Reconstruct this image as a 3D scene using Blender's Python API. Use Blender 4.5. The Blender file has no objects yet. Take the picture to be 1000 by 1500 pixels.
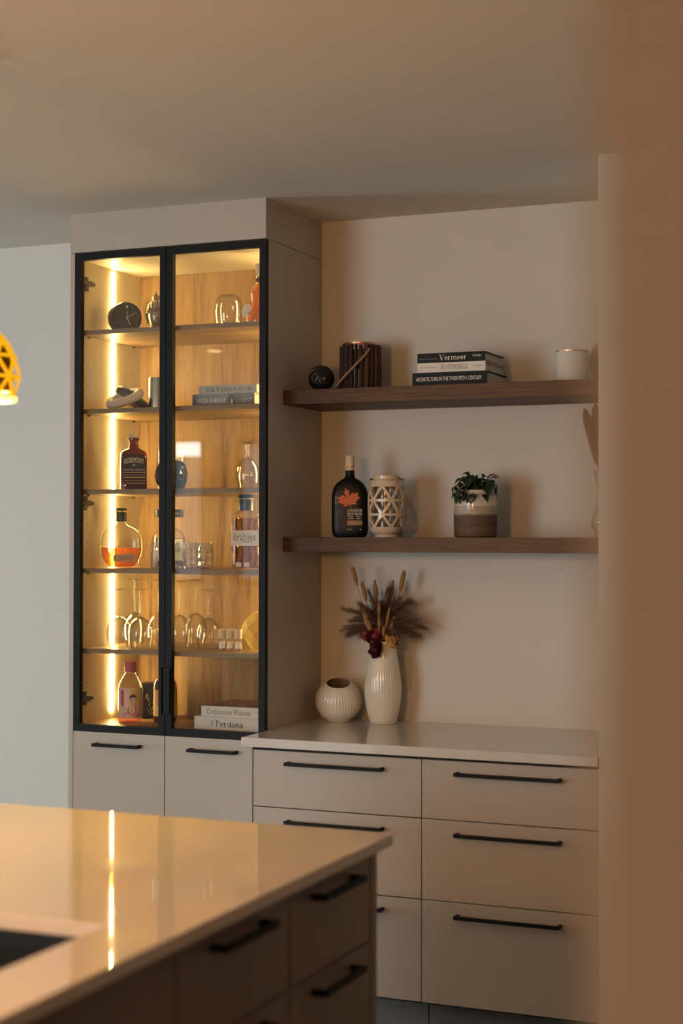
import bpy, bmesh, math, random
from mathutils import Vector, Matrix
R = math.radians
random.seed(7)
SC = bpy.context.scene
COL = SC.collection

# ------------------------------------------------------------------ camera, world, lights, exposure
cam_d = bpy.data.cameras.new('camera')
cam = bpy.data.objects.new('camera', cam_d); COL.objects.link(cam)
cam.location = (0, 0, 1.5728)
cam.rotation_euler = (R(90 + 0.8662), R(-0.0979), R(22.9442))
cam_d.sensor_fit = 'VERTICAL'; cam_d.sensor_height = 36.0; cam_d.sensor_width = 24.0
cam_d.lens = 2362.238 / 1500 * 36
cam_d.clip_start = 0.05; cam_d.clip_end = 60
cam_d.dof.use_dof = True; cam_d.dof.focus_distance = 5.5; cam_d.dof.aperture_fstop = 2.1
SC.camera = cam

w = bpy.data.worlds.new('World'); SC.world = w; w.use_nodes = True
bg = w.node_tree.nodes['Background']
bg.inputs['Color'].default_value = (0.58, 0.80, 1.0, 1); bg.inputs['Strength'].default_value = 1.3

def area(name, loc, rot, sx, sy, power, color, shape='RECTANGLE', spread=180):
    d = bpy.data.lights.new(name, 'AREA'); d.shape = shape; d.size = sx; d.size_y = sy
    d.energy = power; d.color = color; d.spread = R(spread)
    o = bpy.data.objects.new(name, d); COL.objects.link(o)
    o.location = loc; o.rotation_euler = rot
    return o
DAY = (0.88, 0.97, 1.0)
WARM = (1.0, 0.60, 0.30)
# daylight through the wide window of the rear wall, left behind the camera
area('daylight_rear_window', (-4.65, -2.56, 1.30), (R(90), 0, 0), 2.1, 2.2, 136, DAY)
# sky seen over the trees through the top of the narrow garden door
area('daylight_garden_door', (-6.80, -2.56, 2.33), (R(90), 0, 0), 0.40, 0.12, 1.6, (0.9, 0.97, 1.0))
# cool daylight through the glazed door of the left wall
area('daylight_side_door', (-7.92, 3.3, 0.85), (0, R(-90), 0), 1.4, 1.6, 96, (0.66, 0.88, 1.0))
vs = SC.view_settings
SC.display_settings.display_device = 'sRGB'
vs.view_transform = 'Standard'; vs.look = 'None'; vs.gamma = 1.0; vs.use_curve_mapping = False
vs.exposure = 0.0
SC.cycles.transparent_max_bounces = 40
SC.cycles.max_bounces = 12; SC.cycles.diffuse_bounces = 5; SC.cycles.glossy_bounces = 5
SC.cycles.sample_clamp_indirect = 4.0
SC.cycles.caustics_reflective = False; SC.cycles.caustics_refractive = False

# ------------------------------------------------------------------ materials
MATS = {}
def nt(name):
    m = bpy.data.materials.new(name); m.use_nodes = True
    MATS[name] = m
    return m, m.node_tree.nodes, m.node_tree.links, m.node_tree.nodes['Principled BSDF']
def plain(name, col, rough=0.5, metal=0.0, bump=0.0, bscale=200, var=0.0, coat=0.0, spec=0.5):
    m, N, L, b = nt(name)
    b.inputs['Base Color'].default_value = (*col, 1); b.inputs['Roughness'].default_value = rough
    b.inputs['Metallic'].default_value = metal; b.inputs['Coat Weight'].default_value = coat
    b.inputs['Specular IOR Level'].default_value = spec
    if bump or var:
        tc = N.new('ShaderNodeTexCoord'); nz = N.new('ShaderNodeTexNoise')
        nz.inputs['Scale'].default_value = bscale; nz.inputs['Detail'].default_value = 4
        L.new(tc.outputs['Object'], nz.inputs['Vector'])
        if bump:
            bp = N.new('ShaderNodeBump'); bp.inputs['Strength'].default_value = bump; bp.inputs['Distance'].default_value = 0.002
            L.new(nz.outputs['Fac'], bp.inputs['Height']); L.new(bp.outputs['Normal'], b.inputs['Normal'])
        if var:
            mx = N.new('ShaderNodeMix'); mx.data_type = 'RGBA'
            mx.inputs['A'].default_value = (*[c * (1 - var) for c in col], 1)
            mx.inputs['B'].default_value = (*[min(1, c * (1 + var)) for c in col], 1)
            L.new(nz.outputs['Fac'], mx.inputs['Factor']); L.new(mx.outputs['Result'], b.inputs['Base Color'])
    return m
def wood(name, axis, dark, mid, light, rough=0.5, scale=1.0, knots=0.5):
    m, N, L, b = nt(name)
    tc = N.new('ShaderNodeTexCoord'); mp = N.new('ShaderNodeMapping')
    s = [9 * scale] * 3; s[axis] = 0.55 * scale
    mp.inputs['Scale'].default_value = s
    L.new(tc.outputs['Object'], mp.inputs['Vector'])
    n1 = N.new('ShaderNodeTexNoise'); n1.inputs['Scale'].default_value = 1.3; n1.inputs['Detail'].default_value = 6; n1.inputs['Distortion'].default_value = 1.0
    n2 = N.new('ShaderNodeTexNoise'); n2.inputs['Scale'].default_value = 14; n2.inputs['Detail'].default_value = 5; n2.inputs['Roughness'].default_value = 0.7
    L.new(mp.outputs['Vector'], n1.inputs['Vector']); L.new(mp.outputs['Vector'], n2.inputs['Vector'])
    add = N.new('ShaderNodeMath'); add.operation = 'MULTIPLY_ADD'; add.inputs[1].default_value = 0.45
    sub = N.new('ShaderNodeMath'); sub.operation = 'MULTIPLY'; sub.inputs[1].default_value = 0.62
    L.new(n1.outputs['Fac'], sub.inputs[0]); L.new(n2.outputs['Fac'], add.inputs[0]); L.new(sub.outputs[0], add.inputs[2])
    rp = N.new('ShaderNodeValToRGB'); e = rp.color_ramp.elements
    e[0].position = 0.36; e[0].color = (*dark, 1); e[1].position = 0.68; e[1].color = (*light, 1)
    k = rp.color_ramp.elements.new(0.5); k.color = (*mid, 1)
    L.new(add.outputs[0], rp.inputs['Fac'])
    # scattered dark knots
    vo = N.new('ShaderNodeTexVoronoi'); vo.inputs['Scale'].default_value = 1.0
    mp2 = N.new('ShaderNodeMapping'); s2 = [5.0] * 3; s2[axis] = 2.2; mp2.inputs['Scale'].default_value = s2
    L.new(tc.outputs['Object'], mp2.inputs['Vector']); L.new(mp2.outputs['Vector'], vo.inputs['Vector'])
    mr = N.new('ShaderNodeMapRange'); mr.inputs['From Min'].default_value = 0.03; mr.inputs['From Max'].default_value = 0.14
    mr.inputs['To Min'].default_value = knots; mr.inputs['To Max'].default_value = 0
    L.new(vo.outputs['Distance'], mr.inputs['Value'])
    mx = N.new('ShaderNodeMix'); mx.data_type = 'RGBA'; mx.inputs['B'].default_value = (*[c * 0.45 for c in dark], 1)
    L.new(mr.outputs['Result'], mx.inputs['Factor']); L.new(rp.outputs['Color'], mx.inputs['A'])
    L.new(mx.outputs['Result'], b.inputs['Base Color'])
    b.inputs['Roughness'].default_value = rough; b.inputs['Specular IOR Level'].default_value = 0.18
    bp = N.new('ShaderNodeBump'); bp.inputs['Strength'].default_value = 0.25; bp.inputs['Distance'].default_value = 0.001
    L.new(n2.outputs['Fac'], bp.inputs['Height']); L.new(bp.outputs['Normal'], b.inputs['Normal'])
    return m
def emis(name, col, st):
    m, N, L, b = nt(name)
    b.inputs['Base Color'].default_value = (0.8, 0.8, 0.8, 1)
    b.inputs['Emission Color'].default_value = (*col, 1); b.inputs['Emission Strength'].default_value = st
    return m
def thin_glass(name, tint=(0.97, 0.98, 0.97), edge=0.85, power=3.0, base=0.045, rough=0.0):
    m, N, L, b = nt(name)
    N.remove(b)
    out = [n for n in N if n.type == 'OUTPUT_MATERIAL'][0]
    tr = N.new('ShaderNodeBsdfTransparent'); tr.inputs['Color'].default_value = (*tint, 1)
    gl = N.new('ShaderNodeBsdfGlossy'); gl.inputs['Roughness'].default_value = rough
    lw = N.new('ShaderNodeLayerWeight'); lw.inputs['Blend'].default_value = 0.5
    pw = N.new('ShaderNodeMath'); pw.operation = 'POWER'; pw.inputs[1].default_value = power
    ma = N.new('ShaderNodeMath'); ma.operation = 'MULTIPLY_ADD'; ma.inputs[1].default_value = edge; ma.inputs[2].default_value = base
    mx = N.new('ShaderNodeMixShader')
    L.new(lw.outputs['Facing'], pw.inputs[0]); L.new(pw.outputs[0], ma.inputs[0]); L.new(ma.outputs[0], mx.inputs['Fac'])
    L.new(tr.outputs[0], mx.inputs[1]); L.new(gl.outputs[0], mx.inputs[2]); L.new(mx.outputs[0], out.inputs['Surface'])
    return m
def liquid(name, col, trans=0.55, tl=None):
    m, N, L, b = nt(name)
    N.remove(b)
    out = [n for n in N if n.type == 'OUTPUT_MATERIAL'][0]
    tr = N.new('ShaderNodeBsdfTransparent'); tr.inputs['Color'].default_value = (*col, 1)
    tl_ = N.new('ShaderNodeBsdfTranslucent'); tl_.inputs['Color'].default_value = (*(tl or col), 1)
    gl = N.new('ShaderNodeBsdfGlossy'); gl.inputs['Roughness'].default_value = 0.02
    m1 = N.new('ShaderNodeMixShader'); m1.inputs['Fac'].default_value = trans
    m2 = N.new('ShaderNodeMixShader'); m2.inputs['Fac'].default_value = 0.05
    L.new(tl_.outputs[0], m1.inputs[1]); L.new(tr.outputs[0], m1.inputs[2])
    L.new(m1.outputs[0], m2.inputs[1]); L.new(gl.outputs[0], m2.inputs[2]); L.new(m2.outputs[0], out.inputs['Surface'])
    return m

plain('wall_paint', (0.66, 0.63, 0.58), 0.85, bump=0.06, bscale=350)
plain('ceiling_paint', (0.62, 0.555, 0.46), 0.9, bump=0.05, bscale=300)
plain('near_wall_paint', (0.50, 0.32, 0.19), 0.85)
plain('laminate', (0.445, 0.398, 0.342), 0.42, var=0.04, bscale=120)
plain('toe_grey', (0.16, 0.155, 0.15), 0.5)
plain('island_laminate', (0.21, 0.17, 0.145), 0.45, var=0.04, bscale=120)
plain('dark_gap', (0.03, 0.026, 0.024), 0.9)
plain('black_metal', (0.0055, 0.0055, 0.0055), 0.55, spec=0.2)
plain('melamine', (0.76, 0.68, 0.54), 0.45, var=0.03, bscale=60)
plain('bounce_cut_dark', (0.16, 0.12, 0.09), 0.6)  # dark colour given to the unseen right wall to cut bounce light
plain('floor_grey', (0.15, 0.145, 0.14), 0.45, var=0.10, bscale=6)
def quartz():
    m, N, L, b = nt('quartz')
    tc = N.new('ShaderNodeTexCoord'); nz = N.new('ShaderNodeTexNoise'); nz.inputs['Scale'].default_value = 260; nz.inputs['Detail'].default_value = 2
    L.new(tc.outputs['Object'], nz.inputs['Vector'])
    rp = N.new('ShaderNodeValToRGB'); e = rp.color_ramp.elements
    e[0].position = 0.3; e[0].color = (0.60, 0.58, 0.55, 1); e[1].position = 0.6; e[1].color = (0.68, 0.66, 0.63, 1)
    L.new(nz.outputs['Fac'], rp.inputs['Fac']); L.new(rp.outputs['Color'], b.inputs['Base Color'])
    b.inputs['Roughness'].default_value = 0.035; b.inputs['IOR'].default_value = 1.43
quartz()
wood('oak_back', 2, (0.13, 0.072, 0.030), (0.28, 0.170, 0.078), (0.40, 0.265, 0.130), 0.5, 1.15, 0.75)
wood('oak_shelf', 0, (0.15, 0.09, 0.042), (0.245, 0.155, 0.078), (0.34, 0.225, 0.118), 0.45, 1.0, 0.25)
wood('walnut_shelf', 0, (0.040, 0.017, 0.008), (0.090, 0.043, 0.019), (0.165, 0.085, 0.040), 0.5, 1.3, 0.5)
emis('led', (1.0, 0.69, 0.23), 190)
emis('globe_glow', (1.0, 0.46, 0.145), 112)
emis('bulb_glow', (1.0, 0.52, 0.09), 1150)
plain('lattice_glow', (0.45, 0.20, 0.03), 0.6)
MATS['lattice_glow'].node_tree.nodes['Principled BSDF'].inputs['Emission Color'].default_value = (1.0, 0.50, 0.0, 1)
MATS['lattice_glow'].node_tree.nodes['Principled BSDF'].inputs['Emission Strength'].default_value = 0.8
emis('ring_glow', (1.0, 0.72, 0.16), 1.9)
plain('lamp_liner', (0.06, 0.015, 0.012), 0.7)
emis('downlight_glow', (1.0, 0.72, 0.42), 14)
thin_glass('door_glass', (0.975, 0.98, 0.97), 0.8, 5.0, 0.045)
thin_glass('clear_glass', (0.975, 0.975, 0.965), 0.80, 2.6, 0.05)
thin_glass('lantern_glass', (0.93, 0.91, 0.88), 0.5, 5.0, 0.03)
thin_glass('crystal', (0.96, 0.955, 0.945), 0.75, 1.0, 0.16)
thin_glass('brown_glass', (0.42, 0.15, 0.07), 0.6, 3.0, 0.06)
liquid('amber', (0.86, 0.48, 0.13), 0.75, (0.50, 0.21, 0.035))
liquid('honey', (0.86, 0.54, 0.12), 0.68, (0.46, 0.19, 0.02))
liquid('whisky', (0.86, 0.62, 0.27), 0.85, (0.5, 0.28, 0.05))
liquid('dark_liqueur', (0.50, 0.24, 0.10), 0.75, (0.3, 0.12, 0.04))
liquid('pink_gin', (0.96, 0.66, 0.58), 0.8, (0.80, 0.30, 0.24))
liquid('yellow_gem', (0.98, 0.93, 0.66), 0.25, (0.80, 0.70, 0.38))
def solid_glass(name, col=(1, 1, 1), ior=1.45, rough=0.0):
    m, N, L, b = nt(name)
    b.inputs['Base Color'].default_value = (*col, 1); b.inputs['Transmission Weight'].default_value = 1.0
    b.inputs['IOR'].default_value = ior; b.inputs['Roughness'].default_value = rough
    return m
thin_glass('wine_crystal', (0.985, 0.985, 0.98), 0.95, 2.4, 0.045)
plain('cork', (0.55, 0.38, 0.20), 0.8, bump=0.4, bscale=300, var=0.2)
plain('pale_cork', (0.72, 0.56, 0.36), 0.7, var=0.15, bscale=200)
plain('black_plastic', (0.015, 0.014, 0.014), 0.35)
plain('clock_face', (0.02, 0.019, 0.018), 0.55)
plain('gold', (0.85, 0.62, 0.24), 0.3, 1.0)
plain('gold_print', (0.72, 0.55, 0.24), 0.5)
plain('cream_print', (0.80, 0.74, 0.62), 0.6)
plain('white_print', (0.82, 0.80, 0.76), 0.6)
plain('dark_print', (0.035, 0.032, 0.03), 0.6)
plain('grey_print', (0.22, 0.20, 0.18), 0.6)
plain('bronze', (0.26, 0.21, 0.16), 0.30, 0.75, bump=0.3, bscale=120)
plain('chrome', (0.75, 0.74, 0.72), 0.12, 1.0)
plain('hinge_steel', (0.16, 0.14, 0.12), 0.35, 0.9)
plain('cream_stone', (0.62, 0.53, 0.42), 0.7, bump=0.3, bscale=180, var=0.1)
plain('black_stone', (0.035, 0.030, 0.026), 0.45, var=0.2, bscale=80)
plain('black_glaze', (0.028, 0.030, 0.036), 0.10)
plain('black_label', (0.014, 0.013, 0.012), 0.5)
plain('white_label', (0.80, 0.77, 0.70), 0.6)
plain('yellow_label', (0.86, 0.80, 0.46), 0.6)
plain('orange_label', (0.80, 0.30, 0.07), 0.6)
plain('amber_label', (0.86, 0.62, 0.20), 0.6)
plain('pink_cap', (0.56, 0.10, 0.13), 0.45)
plain('pink_label', (0.83, 0.55, 0.47), 0.6)
plain('magenta_print', (0.52, 0.09, 0.20), 0.6)
plain('red_print', (0.62, 0.10, 0.09), 0.6)
plain('skin_print', (0.72, 0.44, 0.33), 0.6)
plain('jacket_print', (0.48, 0.20, 0.16), 0.6)
plain('yellow_cap', (0.85, 0.55, 0.06), 0.4)
plain('tin_black', (0.012, 0.011, 0.010), 0.4)
plain('dark_green_cap', (0.010, 0.016, 0.013), 0.35)
plain('paper', (0.62, 0.56, 0.47), 0.85, bump=0.4, bscale=300)
plain('book_grey', (0.42, 0.38, 0.32), 0.6)
plain('book_slate', (0.20, 0.21, 0.21), 0.5)
plain('book_photo', (0.13, 0.11, 0.10), 0.5, var=0.6, bscale=40)
plain('book_white', (0.72, 0.68, 0.62), 0.55)
plain('book_black', (0.010, 0.0095, 0.009), 0.55, spec=0.2)
plain('book_cover_photo', (0.30, 0.16, 0.11), 0.5, var=0.8, bscale=25)
plain('black_rattan', (0.010, 0.009, 0.009), 0.32)
plain('bark', (0.034, 0.015, 0.011), 0.85, bump=0.8, bscale=90, var=0.5)
plain('bark_light', (0.080, 0.036, 0.022), 0.85, bump=0.8, bscale=90, var=0.5)
plain('rope', (0.34, 0.20, 0.12), 0.9, bump=0.6, bscale=260)
plain('copper', (0.72, 0.36, 0.22), 0.3, 0.9)
plain('ribbed_ceramic', (0.66, 0.62, 0.55), 0.55)
plain('beige_disc', (0.42, 0.33, 0.25), 0.75, var=0.15, bscale=30)
plain('black_bottle', (0.004, 0.004, 0.004), 0.4, spec=0.25)
plain('maple_leaf', (0.58, 0.115, 0.02), 0.55, var=0.35, bscale=60)
plain('kraft_print', (0.33, 0.17, 0.08), 0.6)
plain('cream_ceramic', (0.66, 0.53, 0.38), 0.22, coat=0.3)
plain('ivory_ceramic', (0.74, 0.69, 0.58), 0.16, coat=0.5)
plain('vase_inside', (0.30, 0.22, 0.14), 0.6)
plain('leaf_green', (0.020, 0.042, 0.014), 0.4, var=0.4, bscale=30)
plain('stem_pale', (0.55, 0.46, 0.34), 0.7)
plain('soil', (0.03, 0.02, 0.015), 0.95, bump=1.0, bscale=100)
plain('rose_red', (0.20, 0.018, 0.032), 0.7, var=0.4, bscale=60)
plain('rose_burgundy', (0.060, 0.007, 0.009), 0.75, var=0.4, bscale=60)
plain('rose_peach', (0.56, 0.27, 0.07), 0.75, var=0.35, bscale=60)
plain('straw', (0.36, 0.20, 0.062), 0.85, var=0.3, bscale=120)
plain('plume_brown', (0.20, 0.118, 0.070), 0.9)
plain('pampas', (0.30, 0.145, 0.085), 0.95)
plain('switch_plate', (0.56, 0.52, 0.47), 0.45)
plain('sink_black', (0.006, 0.006, 0.006), 0.45)
plain('lamp_lattice', (0.42, 0.21, 0.06), 0.6)
plain('window_frame', (0.05, 0.05, 0.05), 0.5)
def banded_pot():
    m, N, L, b = nt('banded_pot')
    tc = N.new('ShaderNodeTexCoord'); sp = N.new('ShaderNodeSeparateXYZ'); L.new(tc.outputs['Object'], sp.inputs[0])
    nz = N.new('ShaderNodeTexNoise'); nz.inputs['Scale'].default_value = 160; L.new(tc.outputs['Object'], nz.inputs['Vector'])
    ad = N.new('ShaderNodeMath'); ad.operation = 'MULTIPLY_ADD'; ad.inputs[1].default_value = 0.006; L.new(nz.outputs['Fac'], ad.inputs[0]); L.new(sp.outputs['Z'], ad.inputs[2])
    mr = N.new('ShaderNodeMapRange'); mr.inputs['From Max'].default_value = 0.16; L.new(ad.outputs[0], mr.inputs['Value'])
    rp = N.new('ShaderNodeValToRGB'); rp.color_ramp.interpolation = 'CONSTANT'; e = rp.color_ramp.elements
    e[0].position = 0; e[0].color = (0.115, 0.062, 0.038, 1); e[1].position = 0.475; e[1].color = (0.19, 0.13, 0.085, 1)
    for p, c in ((0.505, (0.46, 0.38, 0.28, 1)), (0.68, (0.60, 0.54, 0.44, 1))):
        k = e.new(p); k.color = c
    L.new(mr.outputs['Result'], rp.inputs['Fac'])
    # speckles in the middle glaze band
    n2 = N.new('ShaderNodeTexNoise'); n2.inputs['Scale'].default_value = 420; L.new(tc.outputs['Object'], n2.inputs['Vector'])
    gt = N.new('ShaderNodeMath'); gt.operation = 'GREATER_THAN'; gt.inputs[1].default_value = 0.58; L.new(n2.outputs['Fac'], gt.inputs[0])
    bd = N.new('ShaderNodeMath'); bd.operation = 'LESS_THAN'; bd.inputs[1].default_value = 0.68; L.new(mr.outputs['Result'], bd.inputs[0])
    ml = N.new('ShaderNodeMath'); ml.operation = 'MULTIPLY'; L.new(gt.outputs[0], ml.inputs[0]); L.new(bd.outputs[0], ml.inputs[1])
    mx = N.new('ShaderNodeMix'); mx.data_type = 'RGBA'; mx.inputs['B'].default_value = (0.16, 0.10, 0.06, 1)
    L.new(ml.outputs[0], mx.inputs['Factor']); L.new(rp.outputs['Color'], mx.inputs['A']); L.new(mx.outputs['Result'], b.inputs['Base Color'])
    rr = N.new('ShaderNodeMapRange'); rr.inputs['From Min'].default_value = 0.48; rr.inputs['From Max'].default_value = 0.7
    rr.inputs['To Min'].default_value = 0.7; rr.inputs['To Max'].default_value = 0.12
    L.new(mr.outputs['Result'], rr.inputs['Value']); L.new(rr.outputs['Result'], b.inputs['Roughness'])
banded_pot()

# ------------------------------------------------------------------ mesh helpers
class MB:
    def __init__(s): s.v = []; s.f = []
    def add(s, vs, fs):
        o = len(s.v); s.v += [tuple(p) for p in vs]; s.f += [tuple(i + o for i in f) for f in fs]; return s
    def box(s, x0, x1, y0, y1, z0, z1):
        return s.add([(x0,y0,z0),(x1,y0,z0),(x1,y1,z0),(x0,y1,z0),(x0,y0,z1),(x1,y0,z1),(x1,y1,z1),(x0,y1,z1)],
                     [(0,3,2,1),(4,5,6,7),(0,1,5,4),(1,2,6,5),(2,3,7,6),(3,0,4,7)])
    def loft(s, secs, segs=32, rib=None, cap0=True, cap1=True, c=(0,0,0), closed=False):
        """secs: (hw, hd, z[, exponent])"""
        n = len(secs); vs = []
        for k, q in enumerate(secs):
            hw, hd, z = q[:3]; ex = q[3] if len(q) > 3 else 2.0
            for i in range(segs):
                a = 2 * math.pi * (i + 0.5) / segs if ex > 2 else 2 * math.pi * i / segs
                ca, sa = math.cos(a), math.sin(a); g = 1.0
                if rib: g = 1 + rib[0] * math.cos(rib[1] * a) * (rib[2](z) if len(rib) > 2 else 1)
                if ex != 2:
                    x = math.copysign(abs(ca) ** (2 / ex), ca); y = math.copysign(abs(sa) ** (2 / ex), sa)
                else: x, y = ca, sa
                vs.append((c[0] + hw * x * g, c[1] + hd * y * g, c[2] + z))
        fs = []
        for k in range(n - 1 + (1 if closed else 0)):
            k2 = (k + 1) % n
            for i in range(segs):
                j = (i + 1) % segs
                fs.append((k*segs+i, k*segs+j, k2*segs+j, k2*segs+i))
        if not closed:
            if cap0: fs.append(tuple(range(segs - 1, -1, -1)))
            if cap1: fs.append(tuple((n-1)*segs + i for i in range(segs)))
        return s.add(vs, fs)
    def lathe(s, prof, segs=32, **k): return s.loft([(max(r, 1e-4), max(r, 1e-4), z) for r, z in prof], segs, **k)
    def tube(s, pts, r, segs=6, closed=False):
        pts = [Vector(p) for p in pts]; n = len(pts); vs = []; fs = []
        rr = r if isinstance(r, (list, tuple)) else [r] * n
        up = None
        for i, p in enumerate(pts):
            t = (pts[(i+1) % n] - pts[i-1]) if closed else (pts[min(i+1, n-1)] - pts[max(i-1, 0)])
            if t.length < 1e-9: t = Vector((0,0,1))
            t.normalize()
            if up is None:
                up = Vector((0,0,1)) if abs(t.z) < 0.9 else Vector((1,0,0))
            a = (up - t * up.dot(t))
            if a.length < 1e-6: a = t.orthogonal()
            a.normalize(); b = t.cross(a); up = a
            for j in range(segs):
                th = 2 * math.pi * j / segs
                vs.append(p + (a * math.cos(th) + b * math.sin(th)) * rr[i])
        for i in range(n if closed else n - 1):
            i2 = (i + 1) % n
            for j in range(segs):
                k = (j + 1) % segs
                fs.append((i*segs+j, i*segs+k, i2*segs+k, i2*segs+j))
        if not closed: fs += [tuple(range(segs-1, -1, -1)), tuple((n-1)*segs + j for j in range(segs))]
        return s.add(vs, fs)
    def prism(s, poly, d0, d1, axis='y'):
        """poly in the (x, z) plane, extruded along y from d0 to d1"""
        n = len(poly)
        if axis == 'y': P = [(x, d0, z) for x, z in poly] + [(x, d1, z) for x, z in poly]
        elif axis == 'z': P = [(x, y, d0) for x, y in poly] + [(x, y, d1) for x, y in poly]
        else: P = [(d0, x, z) for x, z in poly] + [(d1, x, z) for x, z in poly]
        fs = [tuple(range(n)), tuple(range(2*n-1, n-1, -1))] + [(i, i+n, (i+1) % n + n, (i+1) % n) for i in range(n)]
        return s.add(P, fs)
    def ball(s, c, r, segs=12, rings=8, sc=(1,1,1)):
        vs = []; fs = []
        for k in range(1, rings):
            a = math.pi * k / rings
            for i in range(segs):
                b = 2 * math.pi * i / segs
                vs.append((c[0]+r*sc[0]*math.sin(a)*math.cos(b), c[1]+r*sc[1]*math.sin(a)*math.sin(b), c[2]-r*sc[2]*math.cos(a)))
        vs += [(c[0], c[1], c[2]-r*sc[2]), (c[0], c[1], c[2]+r*sc[2])]
        m = len(vs)
        for k in range(rings - 2):
            for i in range(segs):
                j = (i+1) % segs; fs.append((k*segs+i, k*segs+j, (k+1)*segs+j, (k+1)*segs+i))
        for i in range(segs):
            j = (i+1) % segs
            fs.append((m-2, j, i)); fs.append(((rings-2)*segs+i, (rings-2)*segs+j, m-1))
        return s.add(vs, fs)
    def build(s, name, mat, parent=None, loc=(0,0,0), rz=0, smooth=True, bevel=0, ang=35):
        me = bpy.data.meshes.new(name); me.from_pydata(s.v, [], s.f)
        bm = bmesh.new(); bm.from_mesh(me)
        bmesh.ops.recalc_face_normals(bm, faces=bm.faces)
        if bevel: bmesh.ops.bevel(bm, geom=[e for e in bm.edges if e.calc_face_angle(0) > 0.6], offset=bevel, segments=2, profile=0.5, affect='EDGES', clamp_overlap=True)
        bm.to_mesh(me); bm.free()
        if smooth:
            me.polygons.foreach_set('use_smooth', [True] * len(me.polygons)); me.set_sharp_from_angle(angle=R(20 if bevel else ang))
        me.materials.append(MATS[mat])
        o = bpy.data.objects.new(name, me); COL.objects.link(o)
        o.location = loc; o.rotation_euler = (0, 0, rz)
        if parent: o.parent = parent
        return o
def tag(o, label, cat, group=None):
    o['label'] = label; o['category'] = cat
    if group: o['group'] = group
    return o
def thing(name, label, cat, loc=(0,0,0), rz=0, group=None):
    o = bpy.data.objects.new(name, None); COL.objects.link(o)
    o.empty_display_size = 0.05; o.location = loc; o.rotation_euler = (0, 0, rz)
    return tag(o, label, cat, group)
def struct(o): o['kind'] = 'structure'; return o
def box(name, mat, x0, x1, y0, y1, z0, z1, parent=None, bevel=0.0):
    """box whose origin is at the middle of its base"""
    cx, cy = (x0+x1)/2, (y0+y1)/2
    return MB().box(x0-cx, x1-cx, y0-cy, y1-cy, 0, z1-z0).build(name, mat, parent, (cx, cy, z0), smooth=bool(bevel), bevel=bevel)
def dup(root, loc, rz=None, label=None):
    r = root.copy(); COL.objects.link(r); r.location = loc
    if rz is not None: r.rotation_euler = (0, 0, rz)
    if label: r['label'] = label
    for ch in list(root.children):
        c = ch.copy(); COL.objects.link(c); c.parent = r
        for g in ch.children:
            d = g.copy(); COL.objects.link(d); d.parent = c
    return r

# ------------------------------------------------------------------ lettering
def sans(s):
    cu = bpy.data.curves.new('t', 'FONT'); cu.body = s; cu.size = 1; cu.resolution_u = 3
    ob = bpy.data.objects.new('t', cu)
    me = ob.to_mesh(); v = [(p.co.x, p.co.y) for p in me.vertices]; f = [tuple(p.vertices) for p in me.polygons]
    ob.to_mesh_clear(); bpy.data.objects.remove(ob); bpy.data.curves.remove(cu)
    return v, f
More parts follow.
